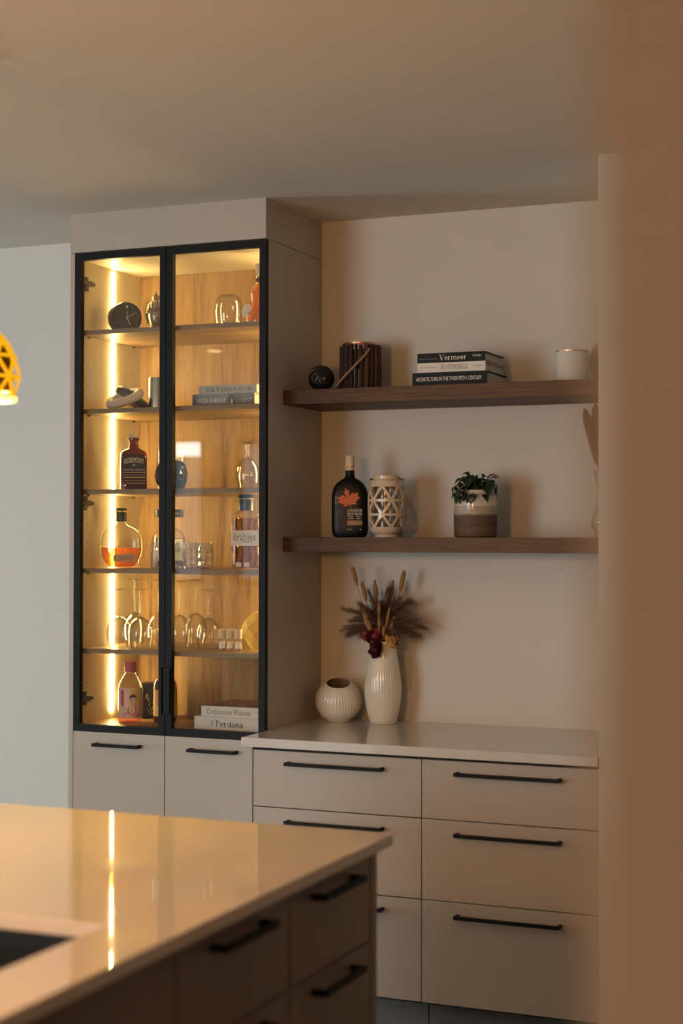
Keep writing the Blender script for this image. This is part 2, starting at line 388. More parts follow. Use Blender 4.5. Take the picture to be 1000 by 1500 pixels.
# a small high-contrast serif alphabet. S stem, h hairline, l line with width, a arc (cx, cy, rx, ry, a0, a1), b serif bar
K = 0.17; TH = 0.05
GL = {
 'V': (0.86, ['l .1 1 .43 0 .17', 'l .43 0 .76 1 .05', 'b .1 1', 'b .76 1']),
 'T': (0.76, ['S .38 0 1 0', 'h .02 .74 .975', 'v .03 .75 1', 'v .73 .75 1']), 'I': (0.36, ['S .18 0 1 1']),
 'H': (0.88, ['S .17 0 1 1', 'S .71 0 1 1', 'h .17 .71 .5']), 'E': (0.72, ['S .17 0 1 1', 'h .1 .65 .975', 'h .1 .67 .025', 'h .17 .5 .52', 'v .64 .75 1', 'v .66 0 .27', 'v .5 .4 .64']),
 'F': (0.68, ['S .17 0 1 1', 'h .1 .63 .975', 'h .17 .5 .5', 'v .62 .73 1', 'v .5 .38 .62']), 'L': (0.68, ['S .17 0 1 1', 'h .1 .63 .025', 'v .62 0 .3']),
 'A': (0.86, ['l .1 0 .43 1 .05', 'l .43 1 .76 0 .17', 'b .1 0', 'b .76 0', 'h .2 .62 .33']),
 'N': (0.88, ['S .14 0 1 2', 'S .74 0 1 2', 'l .16 1 .74 0 .16', 'b .14 0', 'b .74 1']),
 'K': (0.84, ['S .17 0 1 1', 'l .2 .4 .68 1 .05', 'l .34 .55 .7 0 .17', 'b .68 1', 'b .7 0']),
 'B': (0.76, ['S .17 0 1 1', 'a .3 .75 .3 .23 -90 90', 'a .3 .26 .37 .25 -90 90', 'h .17 .32 .975', 'h .17 .32 .51', 'h .17 .32 .025']),
 'P': (0.72, ['S .17 0 1 1', 'a .3 .73 .35 .25 -90 90', 'h .17 .32 .975', 'h .17 .32 .48']),
 'R': (0.8, ['S .17 0 1 1', 'a .3 .75 .32 .23 -90 90', 'h .17 .32 .975', 'h .17 .32 .51', 'l .42 .52 .68 0 .17']),
 'D': (0.84, ['S .17 0 1 1', 'a .28 .5 .47 .48 -90 90', 'h .17 .3 .975', 'h .17 .3 .025']),
 'O': (0.88, ['a .44 .5 .37 .49 0 360']), 'C': (0.78, ['a .44 .5 .37 .49 50 310', 'v .67 .66 1', 'v .67 .02 .28']),
 'U': (0.86, ['S .17 .3 1 3', 'S .7 .3 1 4', 'a .43 .3 .27 .29 180 360', 'b .17 1', 'b .7 1']),
 'S': (0.64, ['a .32 .74 .23 .25 40 270', 'a .32 .26 .25 .26 -140 90', 'v .55 .68 1', 'v .07 0 .32']),
 'e': (0.58, ['a .29 .33 .24 .33 10 330', 'h .08 .52 .36']), 'r': (0.5, ['S .15 0 .66 1', 'a .34 .42 .17 .22 60 170', 'l .4 .56 .46 .56 .13']),
 'm': (1.06, ['S .15 0 .66 1', 'S .53 0 .5 5', 'S .91 0 .5 5', 'a .34 .44 .2 .21 0 170', 'a .72 .44 .2 .21 0 170']),
 'n': (0.68, ['S .15 0 .66 1', 'S .53 0 .5 5', 'a .34 .44 .2 .21 0 170']),
 's': (0.48, ['a .24 .49 .16 .165 40 270', 'a .24 .17 .18 .17 -140 90']), 'i': (0.3, ['S .15 0 .66 1', 'a .15 .88 .035 .035 0 360']),
 'a': (0.6, ['S .43 .06 .45 0', 'a .26 .45 .18 .2 0 160', 'a .26 .19 .19 .19 60 300', 'h .4 .58 .03']),
 ' ': (0.34, []),
}
def serif(s):
    V = []; F = []; x0 = 0.0
    def quad(a, b, c, d):
        o = len(V); V.extend([a, b, c, d]); F.append((o, o+1, o+2, o+3))
    for ch in s:
        adv, st = GL[ch]
        for t in st:
            q = t.split(); n = [float(z) for z in q[1:]]
            if q[0] == 'S':
                x, a, b, md = n; wd = K if md not in (2, 4) else TH
                quad((x0+x-wd/2, a), (x0+x+wd/2, a), (x0+x+wd/2, b), (x0+x-wd/2, b))
                if md in (1, 2): quad((x0+x-.14, a), (x0+x+.14, a), (x0+x+.14, a+.035), (x0+x-.14, a+.035))
                if md == 1: quad((x0+x-.14, b-.035), (x0+x+.08, b-.035), (x0+x+.08, b), (x0+x-.14, b))
                if md == 5 or md == 0: quad((x0+x-.14, a), (x0+x+.14, a), (x0+x+.14, a+.035), (x0+x-.14, a+.035))
            elif q[0] == 'h': quad((x0+n[0], n[2]-.025), (x0+n[1], n[2]-.025), (x0+n[1], n[2]+.025), (x0+n[0], n[2]+.025))
            elif q[0] == 'v': quad((x0+n[0]-.025, n[1]), (x0+n[0]+.025, n[1]), (x0+n[0]+.025, n[2]), (x0+n[0]-.025, n[2]))
            elif q[0] == 'b': y = n[1] - (.035 if n[1] > .5 else 0); quad((x0+n[0]-.15, y), (x0+n[0]+.15, y), (x0+n[0]+.15, y+.035), (x0+n[0]-.15, y+.035))
            elif q[0] == 'l': h = n[4]/2; quad((x0+n[0]-h, n[1]), (x0+n[0]+h, n[1]), (x0+n[2]+h, n[3]), (x0+n[2]-h, n[3]))
            elif q[0] == 'a':
                cx, cy, rx, ry, a0, a1 = n; m = max(6, int(abs(a1-a0)/18)); pr = None
                for i in range(m+1):
                    a = R(a0 + (a1-a0)*i/m); wd = (TH + (K-TH)*abs(math.cos(a))**1.3)/2
                    wd = min(wd, rx)
                    p = (x0+cx+(rx+0)*math.cos(a), cy+ry*math.sin(a)); q_ = (x0+cx+(rx-2*wd)*math.cos(a), cy+(ry-min(2*wd, .06))*math.sin(a))
                    if pr: quad(pr[0], p, q_, pr[1])
                    pr = (p, q_)
        x0 += adv
    return V, F
def write(s, width, height, mat, parent, pos, name='lettering', wrap=None, bend=0.0, ser=False, rz=0, label=None):
    """print on the face that looks to -y, centred on pos; wrap = radius of the round surface"""
    v, f = serif(s) if ser else sans(s)
    xs = [p[0] for p in v]; ys = [p[1] for p in v]
    x0, x1, y0, y1 = min(xs), max(xs), min(ys), max(ys)
    vs = []
    for x, y in v:
        X = ((x-x0)/(x1-x0)-.5)*width; Z = ((y-y0)/(y1-y0)-.5)*height
        Z += bend * (1 - (2*X/width)**2)
        if wrap: vs.append((wrap*math.sin(X/wrap), wrap-wrap*math.cos(X/wrap), Z))
        else: vs.append((X, 0, Z))
    me = bpy.data.meshes.new(name); me.from_pydata(vs, [], f); me.materials.append(MATS[mat])
    o = bpy.data.objects.new(name, me); COL.objects.link(o); o.location = pos; o.rotation_euler = (0, 0, rz); o.parent = parent
    if label: o['label'] = label
    return o
def patch(name, mat, parent, x0, x1, z0, z1, y, wrap=None, thick=0.0006):
    """thin paper label facing -y; wrap = radius of a round bottle centred on the thing's axis"""
    m = MB()
    if wrap:
        n = 14; A = [(x0 + (x1-x0)*i/n)/wrap for i in range(n+1)]
        vs = []; fs = []
        for rr in (wrap, wrap + thick):
            for a in A: vs += [(rr*math.sin(a), -rr*math.cos(a), z0), (rr*math.sin(a), -rr*math.cos(a), z1)]
        q = 2*(n+1)
        for i in range(n):
            fs += [(2*i, 2*i+1, 2*i+3, 2*i+2), (q+2*i, q+2*i+2, q+2*i+3, q+2*i+1), (2*i, 2*i+2, q+2*i+2, q+2*i), (2*i+1, q+2*i+1, q+2*i+3, 2*i+3)]
        fs += [(0, q, q+1, 1), (2*n, 2*n+1, q+2*n+1, q+2*n)]
        m.add(vs, fs)
        return m.build(name, mat, parent)
    m.box(x0, x1, y-thick, y, z0, z1)
    return m.build(name, mat, parent, smooth=False)
def shape(name, mat, parent, poly, y, thick=0.0005):
    return MB().prism(poly, y-thick, y).build(name, mat, parent, smooth=False)
def strokes(name, mat, parent, lines, y, wd):
    m = MB()
    for ln in lines:
        m.tube([(x, y, z) for x, z in ln], wd, 5)
    return m.build(name, mat, parent)

# ================================================================== ROOM
CEIL = 2.7225; YW = 5.3986
struct(box('floor', 'floor_grey', -8.0, 2.6, -2.6, YW + 0.12, -0.1, 0))
struct(box('ceiling', 'ceiling_paint', -8.12, 2.72, -2.72, YW + 0.12, CEIL, CEIL + 0.1))
struct(box('wall_back', 'wall_paint', -8.0, -1.1, YW, YW + 0.12, 0, CEIL))
struct(box('wall_niche', 'wall_paint', -1.1762, 2.6, 4.752, YW + 0.12, 0, CEIL))
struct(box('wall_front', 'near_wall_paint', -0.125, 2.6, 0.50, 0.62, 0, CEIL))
struct(box('wall_right', 'bounce_cut_dark', 2.6, 2.72, -2.72, YW + 0.12, 0, CEIL))
def wall_with_holes(name, axis, fixed0, fixed1, a0, a1, holes):
    m = MB(); cur = a0
    def put(s0, s1, z0, z1):
        if s1 - s0 < 1e-4 or z1 - z0 < 1e-4: return
        if axis == 'x': m.box(s0, s1, fixed0, fixed1, z0, z1)
        else: m.box(fixed0, fixed1, s0, s1, z0, z1)
    for (h0, h1, z0, z1) in holes:
        put(cur, h0, 0, CEIL); put(h0, h1, 0, z0); put(h0, h1, z1, CEIL); cur = h1
    put(cur, a1, 0, CEIL)
    return struct(m.build(name, 'wall_paint', smooth=False))
wall_with_holes('wall_rear', 'x', -2.72, -2.6, -8.12, 2.72, [(-7.05, -6.58, 1.15, 2.42), (-6.30, -5.90, 1.15, 2.42), (-5.72, -3.58, 0.15, 2.42)])
wall_with_holes('wall_left', 'y', -8.12, -8.0, -2.6, YW + 0.12, [(2.45, 4.15, 0.1, 2.2)])
def window(name, x0, x1, z0, z1, y0, y1, along='x', mull=()):
    t = bpy.data.objects.new(name, None); COL.objects.link(t); struct(t)
    def bx(nm, mat, a0, a1, b0, b1, c0, c1):
        m = MB()
        if along == 'x': m.box(a0, a1, b0, b1, c0, c1)
        else: m.box(b0, b1, a0, a1, c0, c1)
        return m.build(nm, mat, t, smooth=False)
    fw = 0.05; m = MB()
    for a0, a1, c0, c1 in [(x0, x0+fw, z0, z1), (x1-fw, x1, z0, z1), (x0+fw, x1-fw, z0, z0+fw), (x0+fw, x1-fw, z1-fw, z1)] + [(q-.02, q+.02, z0+fw, z1-fw) for q in mull]:
        bx('window_frame', 'window_frame', a0, a1, y0, y1, c0, c1)
    bx('window_pane', 'door_glass', x0+fw, x1-fw, (y0+y1)/2-.003, (y0+y1)/2+.003, z0+fw, z1-fw)
window('window_1', -7.05, -6.58, 1.15, 2.42, -2.70, -2.64)
window('window_2', -6.30, -5.90, 1.15, 2.42, -2.70, -2.64)
window('window_3', -5.72, -3.58, 0.15, 2.42, -2.70, -2.64, mull=(-4.65,))
window('window_4', 2.45, 4.15, 0.1, 2.2, -8.10, -8.04, 'y', mull=(3.3,))

# recessed ceiling lights over the kitchen
for (x, y), lb in zip([(-4.616, 0.994), (-4.9, 3.4), (-2.6, -0.9), (1.2, -1.0)],
                  ['recessed ceiling light between island and left wall', 'recessed ceiling light nearest the side window',
                   'recessed ceiling light before the garden doors', 'recessed ceiling light behind the wall corner']):
    t = thing('ceiling_downlight', lb, 'ceiling light', (x, y, CEIL), 0, 'recessed ceiling lights')
    MB().lathe([(0.062, -0.004), (0.062, 0.0), (0.046, 0.0), (0.046, -0.004)], 28, closed=True).build('trim_ring', 'window_frame', t)
    MB().lathe([(0.046, -0.003), (0.046, 0.0)], 28).build('lens', 'downlight_glow', t)
    area('downlight_lamp', (x, y, CEIL - 0.012), (0, 0, 0), 0.09, 0.09, 3, WARM, 'DISK', 150)

# ================================================================== TALL DISPLAY CABINET
XL, XR, Y1 = -3.1386, -2.3646, 4.9236
YB = Y1 + 0.022; BP = 5.383
cab = thing('display_cabinet', 'tall taupe cabinet with two black framed glass doors and lit oak shelves', 'cabinet', ((XL+XR)/2, (Y1+YW)/2, 0))
cx, cy = (XL+XR)/2, (Y1+YW)/2
def cbox(name, mat, x0, x1, y0, y1, z0, z1, parent=cab, bevel=0.0):
    return box(name, mat, x0-cx, x1-cx, y0-cy, y1-cy, z0, z1, parent, bevel)
cbox('side_panel', 'laminate', XL, XL+0.018, Y1, BP+0.012, 0, 2.582)
cbox('side_panel', 'laminate', XR-0.018, XR, YB, BP+0.012, 0, 2.582)
IL, IR = XL+0.018, XR-0.018
cbox('inner_side', 'melamine', IL, IL+0.002, YB, BP, 0.897, 2.565)
cbox('inner_side', 'melamine', IR-0.002, IR, YB, BP, 0.897, 2.565)
cbox('back_panel', 'oak_back', IL, IR, BP, BP+0.012, 0.11, 2.565)
cbox('top_board', 'melamine', IL, IR, YB, BP, 2.565, 2.582)
cbox('base_board', 'oak_shelf', IL+.002, IR-.002, YB, BP, 0.880, 0.897)
cbox('bottom_board', 'laminate', IL, IR, YB, BP, 0.10, 0.118)
cbox('toe_kick', 'dark_gap', IL, IR, YB+0.05, YB+0.065, 0, 0.10)
fl = cbox('top_filler', 'laminate', XL, XR, Y1, BP+0.012, 2.5845, CEIL)
SH = [2.293, 2.010, 1.722, 1.440, 1.154]
for z in SH:
    cbox('shelf', 'oak_shelf', IL+.003, IR-.003, 4.962, BP-.001, z, z+0.017, bevel=0.0008)
for x0, x1 in ((IL+.002, IL+.006), (IR-.006, IR-.002)):
    for a, b in ((0.925, 1.154), (1.171, 1.440), (1.457, 1.722), (1.739, 2.010), (2.027, 2.293), (2.310, 2.552)):
        if x0 > cx and a < 1.0: continue        # the right strip stops above the bottom compartment
        cbox('led_strip', 'led', x0, x1, 5.181, 5.191, a, b)
# peg holes
m = MB()
for z in SH:
    for dz in (-0.11, 0.11):
        for y in (5.01, 5.33):
            m.tube([(IL+.0018-cx, y-cy, z+dz), (IL+.0026-cx, y-cy, z+dz)], 0.0028, 8)
o = m.build('peg_holes', 'dark_gap', cab); o['kind'] = 'stuff'
# shelf pins under each shelf
for z in SH:
    for y in (5.01, 5.33):
        MB().tube([(IL+.002-cx, y-cy, z-.003), (IL+.012-cx, y-cy, z-.003)], 0.003, 8).build('shelf_pin', 'hinge_steel', cab)
# cup hinges on the left side
for z in (2.482, 1.690, 0.988):
    h = cbox('hinge', 'hinge_steel', IL+.002, IL+.010, 4.985, 5.004, z-.026, z+.026, bevel=0.002)
    hm = MB().box(-.004, .012, -.045, .030, -.007, .007).box(-.006, .014, -.022, .012, -.010, .010)
    hm.build('hinge_arm', 'hinge_steel', h, (0.006, 0, 0.026), bevel=0.0015)
    for dz in (.007, .045): MB().tube([(0.004, 0, dz), (.0065, 0, dz)], .004, 8).build('screw', 'chrome', h)
# glass doors
XM = -2.7490
def glass_door(x0, x1, hx0, hx1):
    z0, z1, fw = 0.8815, 2.5795, 0.024
    w_, h_ = x1-x0, z1-z0
    m = MB()
    def mit(p): m.prism(p, -0.011, 0.011)
    a = w_/2
    mit([(-a, 0), (a, 0), (a-fw, fw), (-a+fw, fw)]); mit([(-a, h_), (-a+fw, h_-fw), (a-fw, h_-fw), (a, h_)])
    mit([(-a, 0), (-a+fw, fw), (-a+fw, h_-fw), (-a, h_)]); mit([(a, 0), (a, h_), (a-fw, h_-fw), (a-fw, fw)])
    d = m.build('glass_door', 'black_metal', cab, ((x0+x1)/2-cx, Y1+0.011-cy, z0), smooth=False)
    d['label'] = 'black aluminium frame with a clear pane'
    MB().box(-a+fw-.003, a-fw+.003, -.002, .002, fw-.003, h_-fw+.003).build('glass_pane', 'door_glass', d, (0, .004, 0), smooth=False)
    xm = (x0+x1)/2
    MB().box(hx0-xm, hx1-xm, -.030, -.011, .957-z0, 1.117-z0).build('pull_handle', 'black_metal', d, bevel=0.001)
    return d
glass_door(XL+0.020, XM-0.0015, XM-0.0115, XM-0.0025)
glass_door(XM+0.0015, XR, XM+0.0035, XM+0.028)
def bar_handle(length, parent, loc, rz=0, proj=0.034, th=0.011):
    """bar pull: a straight bar whose ends bend back to the door; face looks to -y"""
    h = length/2; m = MB()
    m.box(-h, h, -proj, -proj+th, -th/2, th/2)
    for s in (-1, 1):
        m.box(s*h - (th if s > 0 else 0), s*h + (th if s < 0 else 0), -proj+th, 0, -th/2, th/2)
    o = m.build('handle', 'black_metal', parent, loc, rz, bevel=0.001)
    return o
for x0, x1, hx in ((XL+0.020, XM-0.0015, -2.9326), (XM+0.0015, XR-0.001, -2.5552)):
    d = cbox('lower_door', 'laminate', x0, x1, Y1, YB-0.001, 0.112, 0.8795, bevel=0.0012)
    bar_handle(0.184, d, (hx-(x0+x1)/2, -0.0105, 0.838-0.112))

# ================================================================== DRAWER CABINETS AND COUNTER
YD = 4.7704
XC = (-2.3496, -2.3334, -1.7450, -1.1775)
def drawer_unit(x0, x1, label, panel=False):
    mx_ = (x0+x1)/2; t = thing('drawer_cabinet', label, 'cabinet', (mx_, (YD+YW)/2, 0)); my = (YD+YW)/2
    B = lambda n, mt, a0, a1, b0, b1, c0, c1, bv=0, p=None: box(n, mt, a0-mx_, a1-mx_, b0-my, b1-my, c0, c1, p or t, bv)
    B('carcass', 'dark_gap', x0+.002, x1-.002, YD+0.021, YW-0.004, 0.105, 0.884)
    B('toe_kick', 'toe_grey', x0+.002, x1-.002, YD+0.07, YD+0.085, 0, 0.105)
    if panel: B('end_panel', 'laminate', XC[0], XC[1]-.0015, YD-.001, YB+.0, 0, 0.8835, 0.001)
    for z0, z1, hz in ((0.6905, 0.8735, 0.8357), (0.4370, 0.6875, 0.6470), (0.1150, 0.4340, 0.3942)):
        d = B('drawer', 'laminate', x0+.0015, x1-.0015, YD, YD+0.019, z0, z1, 0.0012)
        bar_handle(0.337, d, (0, -0.0095, hz-z0))
    return t
drawer_unit(XC[1], XC[2], 'taupe three drawer base cabinet against the tall glass cabinet', True)
drawer_unit(XC[2], XC[3], 'taupe three drawer base cabinet against the niche end wall')
CT = 0.915
o = box('countertop', 'quartz', XR+0.0005, -1.1772, 4.7434, YW-0.0005, 0.8845, CT, bevel=0.0025)
tag(o, 'white polished quartz worktop in the niche under two wooden shelves', 'countertop')
# floating shelves
for z0, z1, lb in ((2.0284, 2.0789, 'upper thick brown oak floating shelf carrying the stacked books'), (1.5195, 1.5696, 'lower thick brown oak floating shelf carrying the potted plant')):
    o = box('floating_shelf', 'walnut_shelf', XR+0.0005, -1.1772, 5.0638, YW-0.0005, z0, z1, bevel=0.0012)
    tag(o, lb, 'shelf')
# switch plate
t = thing('wall_switch', 'beige rocker switch plate on the wall behind the tall vase', 'light switch', (-2.051, YW, 1.0270))
MB().box(-.037, .037, -.006, 0, 0, .117).build('plate', 'switch_plate', t, bevel=0.002)
MB().box(-.0165, .0165, -.010, -.005, .025, .092).build('rocker', 'switch_plate', t, bevel=0.0015)
for dz in (.012, .105): MB().tube([(0, -.0068, dz), (0, -.005, dz)], .003, 8).build('screw', 'switch_plate', t)

# ================================================================== ISLAND
IX0, IX1, IY0, IY1 = -2.52, -1.2894, 0.90, 3.3415
SX0, SX1, SY0, SY1 = -2.12, -1.432, 1.86, 2.363
def slab_with_hole(z0, z1):
    O = [(IX0,IY0),(IX1,IY0),(IX1,IY1),(IX0,IY1)]; I = [(SX0,SY0),(SX1,SY0),(SX1,SY1),(SX0,SY1)]
    v = [(x,y,z0) for x,y in O+I] + [(x,y,z1) for x,y in O+I]; f = []
    for i in range(4):
        j = (i+1) % 4
        f += [(i,j,4+j,4+i), (8+i,8+4+i,8+4+j,8+j), (i,8+i,8+j,j), (4+i,4+j,12+j,12+i)]
    m = MB().add(v, f); return m.build('island_countertop', 'quartz', bevel=0.002)
tag(slab_with_hole(CT-0.026, CT), 'glossy white quartz island worktop with sink cut-out', 'countertop')
m = MB(); t_ = 0.004; d0 = 0.66; zt = CT-0.0265
sx0, sx1, sy0, sy1 = SX0-.006, SX1+.006, SY0-.006, SY1+.006
m.box(sx0, sx1, sy0, sy1, d0, d0+t_)
for a in ((sx0, sx0+t_, sy0, sy1), (sx1-t_, sx1, sy0, sy1), (sx0+t_, sx1-t_, sy0, sy0+t_), (sx0+t_, sx1-t_, sy1-t_, sy1)): m.box(*a, d0+t_, zt)
t = thing('sink', 'black undermount sink set into the island worktop', 'sink', (0, 0, 0))
m.build('basin', 'sink_black', t, smooth=False)
MB().lathe([(0.045, d0+t_), (0.045, d0+t_+.003), (0.03, d0+t_+.003), (0.028, d0+t_+.001)], 20, c=(-1.77, 2.11, 0)).build('drain', 'hinge_steel', t)
FX = -1.325
def island_unit(y0, y1, label, rows, handles=True, end=False, sink=False):
    my = (y0+y1)/2; t = thing('island_cabinet', label, 'cabinet', (-1.9, my, 0)); zt = CT-0.0265
    B = lambda n, mt, a0, a1, b0, b1, c0, c1, bv=0: box(n, mt, a0+1.9, a1+1.9, b0-my, b1-my, c0, c1, t, bv)
    if sink:
        m = MB().box(-2.46+1.9, FX-.021+1.9, y0+.002-my, y1-.002-my, .1, .64)
        m.box(-2.46+1.9, -2.44+1.9, y0+.002-my, y1-.002-my, .64, zt); m.box(FX-.04+1.9, FX-.021+1.9, y0+.002-my, y1-.002-my, .64, zt)
        m.build('carcass', 'dark_gap', t, smooth=False)
    else: B('carcass', 'dark_gap', -2.46, FX-.021, y0+.002, y1-.002, 0.1, zt-.001)
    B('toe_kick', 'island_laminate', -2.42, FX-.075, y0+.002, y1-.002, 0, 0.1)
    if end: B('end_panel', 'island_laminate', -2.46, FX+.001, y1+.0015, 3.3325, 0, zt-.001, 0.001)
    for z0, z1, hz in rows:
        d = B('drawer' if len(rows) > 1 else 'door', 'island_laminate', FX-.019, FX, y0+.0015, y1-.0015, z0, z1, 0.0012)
        if hz: bar_handle(0.215, d, (0.0095, 0, hz-z0), R(90), 0.036, 0.013)
    return t
R3 = [(0.689, 0.879, 0.846), (0.438, 0.685, 0.654), (0.112, 0.434, 0.40)]
island_unit(2.8767, 3.2940, 'taupe island drawer cabinet at the far end beside the end panel', R3, end=True)
island_unit(2.4177, 2.8737, 'taupe island drawer cabinet between the sink base and the end cabinet', R3)
island_unit(1.6, 2.4147, 'taupe island sink base cabinet with a plain front', [(0.112, 0.879, None)], sink=True)
island_unit(0.95, 1.597, 'taupe island drawer cabinet at the end away from the glass cabinet', R3)

# ================================================================== THINGS IN THE GLASS CABINET
S1, S2, S3, S4, S5, S6 = [z+0.017 for z in SH] + [0.897]
def face(x, y): return math.atan2(-x, y)        # turn towards the room

# --- alarm clock
rc = 0.057
t = thing('alarm_clock', 'round black alarm clock on the top cabinet shelf', 'clock', (-3.018, 5.10, S1), R(50))
def yl(prof, segs=40):                          # lathe about the -y axis
    m = MB().lathe(prof, segs); m.v = [(x, -z, y) for x, y, z in m.v]; return m
m = yl([(rc*.90, -.032), (rc, -.026), (rc, .020), (rc*.985, .024), (rc*.93, .024), (rc*.92, .021)])
m.build('case', 'black_plastic', t, (0, 0, rc))
yl([(rc*.92, .018), (rc*.92, .0212)]).build('dial', 'clock_face', t, (0, 0, rc))
m = MB()
for k in range(12):
    a = R(30*k); r0, r1 = rc*.66, rc*.84
    m.tube([(r0*math.sin(a), -.0216, rc+r0*math.cos(a)), (r1*math.sin(a), -.0216, rc+r1*math.cos(a))], .0005, 4)
m.build('hour_mark', 'grey_print', t)
def hand(name, deg, ln, wd, mat):
    a = R(deg); return MB().tube([(-.1*ln*math.sin(a), -.023, rc-.1*ln*math.cos(a)), (ln*math.sin(a), -.023, rc+ln*math.cos(a))], wd, 5).build(name, mat, t)
hand('minute_hand', 58, rc*.70, .0011, 'gold_print'); hand('hour_hand', 155, rc*.52, .0013, 'gold_print'); hand('alarm_hand', 0, rc*.4, .0006, 'cream_print')
MB().tube([(0, -.021, rc), (0, -.025, rc)], .0025, 10).build('hub', 'gold_print', t)
MB().box(-.003, .003, -.0222, -.0212, rc+.036, rc+.044).build('alarm_mark', 'cream_print', t, smooth=False)
MB().box(-.0006, .0006, -.0222, -.0212, rc-.046, rc-.036).build('six_mark', 'gold_print', t, smooth=False)
MB().box(-.030, .030, -.014, .026, 0, .004).build('foot', 'black_plastic', t, bevel=0.001)

# --- bronze head figurine
t = thing('head_figurine', 'bronze meditating head figurine with curled hair on the top cabinet shelf', 'figurine', (-2.945, 5.20, S1), R(38))
hd = MB().lathe([(.024, 0), (.026, .006), (.022, .016), (.021, .026), (.024, .034)], 24)
hd.loft([(.012,.014,.028),(.021,.024,.036),(.027,.030,.050),(.030,.034,.068),(.031,.035,.084),(.030,.034,.100),(.025,.028,.116),(.014,.016,.127),(.004,.004,.131)], 28)
hd.build('head', 'bronze', t)
cu_ = MB()
for z, rr, n in ((.086,.031,15),(.095,.0315,15),(.104,.029,14),(.113,.0255,12),(.121,.020,9),(.128,.013,6)):
    for i in range(n):
        a = 2*math.pi*(i + (.5 if int(z*1000) % 2 else 0))/n
        if z < .10 and -math.sin(a) > .55: continue
        cu_.ball((rr*math.cos(a), rr*1.12*math.sin(a), z), .0058, 8, 6)
cu_.build('hair_curls', 'bronze', t)
MB().lathe([(.013,.126),(.015,.133),(.013,.142),(.008,.150),(.0045,.157),(.001,.166)], 16).ball((0,0,.140),.0145,10,8).build('topknot', 'bronze', t)
for s in (-1, 1):
    MB().tube([(s*.031,.002,.088),(s*.036,.004,.084),(s*.036,.003,.070),(s*.033,.001,.056),(s*.031,0,.045)], [.004,.0055,.005,.0045,.0035], 8).build('ear', 'bronze', t)
    MB().tube([(s*.003,-.0355,.083),(s*.011,-.0355,.087),(s*.020,-.030,.084),(s*.026,-.022,.078)], .0014, 6).build('brow', 'bronze', t)
    MB().ball((s*.0125,-.0305,.0755), .006, 10, 8, (1.15,.6,.55)).build('eyelid', 'bronze', t)
MB().tube([(0,-.0345,.086),(0,-.037,.076),(0,-.041,.066),(0,-.036,.063)], [.0022,.0028,.0045,.003], 8).build('nose', 'bronze', t)
MB().tube([(-.009,-.0315,.0545),(-.004,-.035,.0560),(0,-.0352,.0552),(.004,-.035,.0560),(.009,-.0315,.0545)], [.001,.002,.002,.002,.001], 6).tube([(-.007,-.031,.0515),(0,-.0345,.0505),(.007,-.031,.0515)], [.001,.0022,.001], 6).build('lips', 'bronze', t)

# --- glassware kinds
def glass_cup(name, prof_out, wall=.0022, segs=36, mat='clear_glass', parent=None, inner_from=1):
    """closed glass shell: outer profile up, inner profile down"""
    inn = [(max(r-wall, .0005), z + (wall if i == inner_from else 0)) for i, (r, z) in enumerate(prof_out) if i >= inner_from]
    return MB().lathe([(.0004, prof_out[0][1])] + prof_out + inn[::-1] + [(.0004, inn[0][1])], segs).build(name, mat, parent)
# rounded stemless glass upside down
o = glass_cup('stemless_glass', [(.020,.124),(.034,.121),(.043,.110),(.049,.090),(.0505,.065),(.047,.035),(.042,.010),(.040,.0)][0:8], .003)
o.location = (-2.616, 5.14, S1)
tag(o, 'rounded stemless glass upside down on the top cabinet shelf', 'glass')
o.data.transform(Matrix.Identity(4))

def clip(secs, lo, hi, shrink):
    """cut a list of sections to lo..hi and shrink it: the filling of a bottle"""
    out = []
    def at(z):
        for a, b in zip(secs, secs[1:]):
            if a[2] <= z <= b[2] and b[2] > a[2]:
                u = (z-a[2])/(b[2]-a[2]); return [a[i]+(b[i]-a[i])*u for i in range(2)] + [z] + ([a[3]] if len(a) > 3 else [])
        return list(secs[-1])
    zs = [lo] + [s[2] for s in secs if lo < s[2] < hi] + [hi]
    for z in zs:
        q = at(z); q[0] = max(q[0]-shrink, .001); q[1] = max(q[1]-shrink, .001); out.append(tuple(q))
    return out
def bottle(name, label, loc, rz, secs, glass, fill=None, level=0, cap=None, capmat='black_plastic', capname='stopper', segs=36, cat='bottle', shrink=.0025):
    t = thing(name, label, cat, loc, rz)
    MB().loft(secs, segs).build('glass_body', glass, t)
    if fill: MB().loft(clip(secs, secs[0][2]+.005, level, shrink), segs).build('filling', fill, t)
    if cap: MB().loft(cap, 28).build(capname, capmat, t)
    return t
c2 = lambda pr: [(r, r, z) for r, z in pr]

# --- honey coloured spirit bottle on the top shelf
P = c2([(.047,0),(.050,.006),(.0505,.020),(.046,.045),(.036,.066),(.031,.080),(.032,.094),(.0335,.108),(.031,.122),(.024,.134),(.0165,.142),(.0145,.150),(.0145,.184)])
t = bottle('spirit_bottle', 'orange filled curvy bottle with wooden stopper on the top cabinet shelf', (-2.462, 5.08, S1), R(26), P, 'clear_glass', 'honey', .145,
           c2([(.0135,.176),(.0135,.186),(.0165,.187),(.0165,.213),(.015,.216)]), 'pale_cork')
patch('neck_label', 'black_label', t, -.020, .020, .152, .166, 0, wrap=.0148)
MB().lathe([(.0152,.172),(.0165,.173),(.0165,.177),(.0152,.178)], 24, closed=True).build('neck_ring', 'clear_glass', t)
tg = MB().loft([(.012,.0025,-.022),(.020,.0025,-.010),(.021,.0025,.004),(.015,.0025,.018),(.006,.0025,.024)], 20)
o = tg.build('paper_tag', 'cream_print', t, (-.046, -.012, .050), R(-40)); o.rotation_euler = (0, R(24), R(-40))
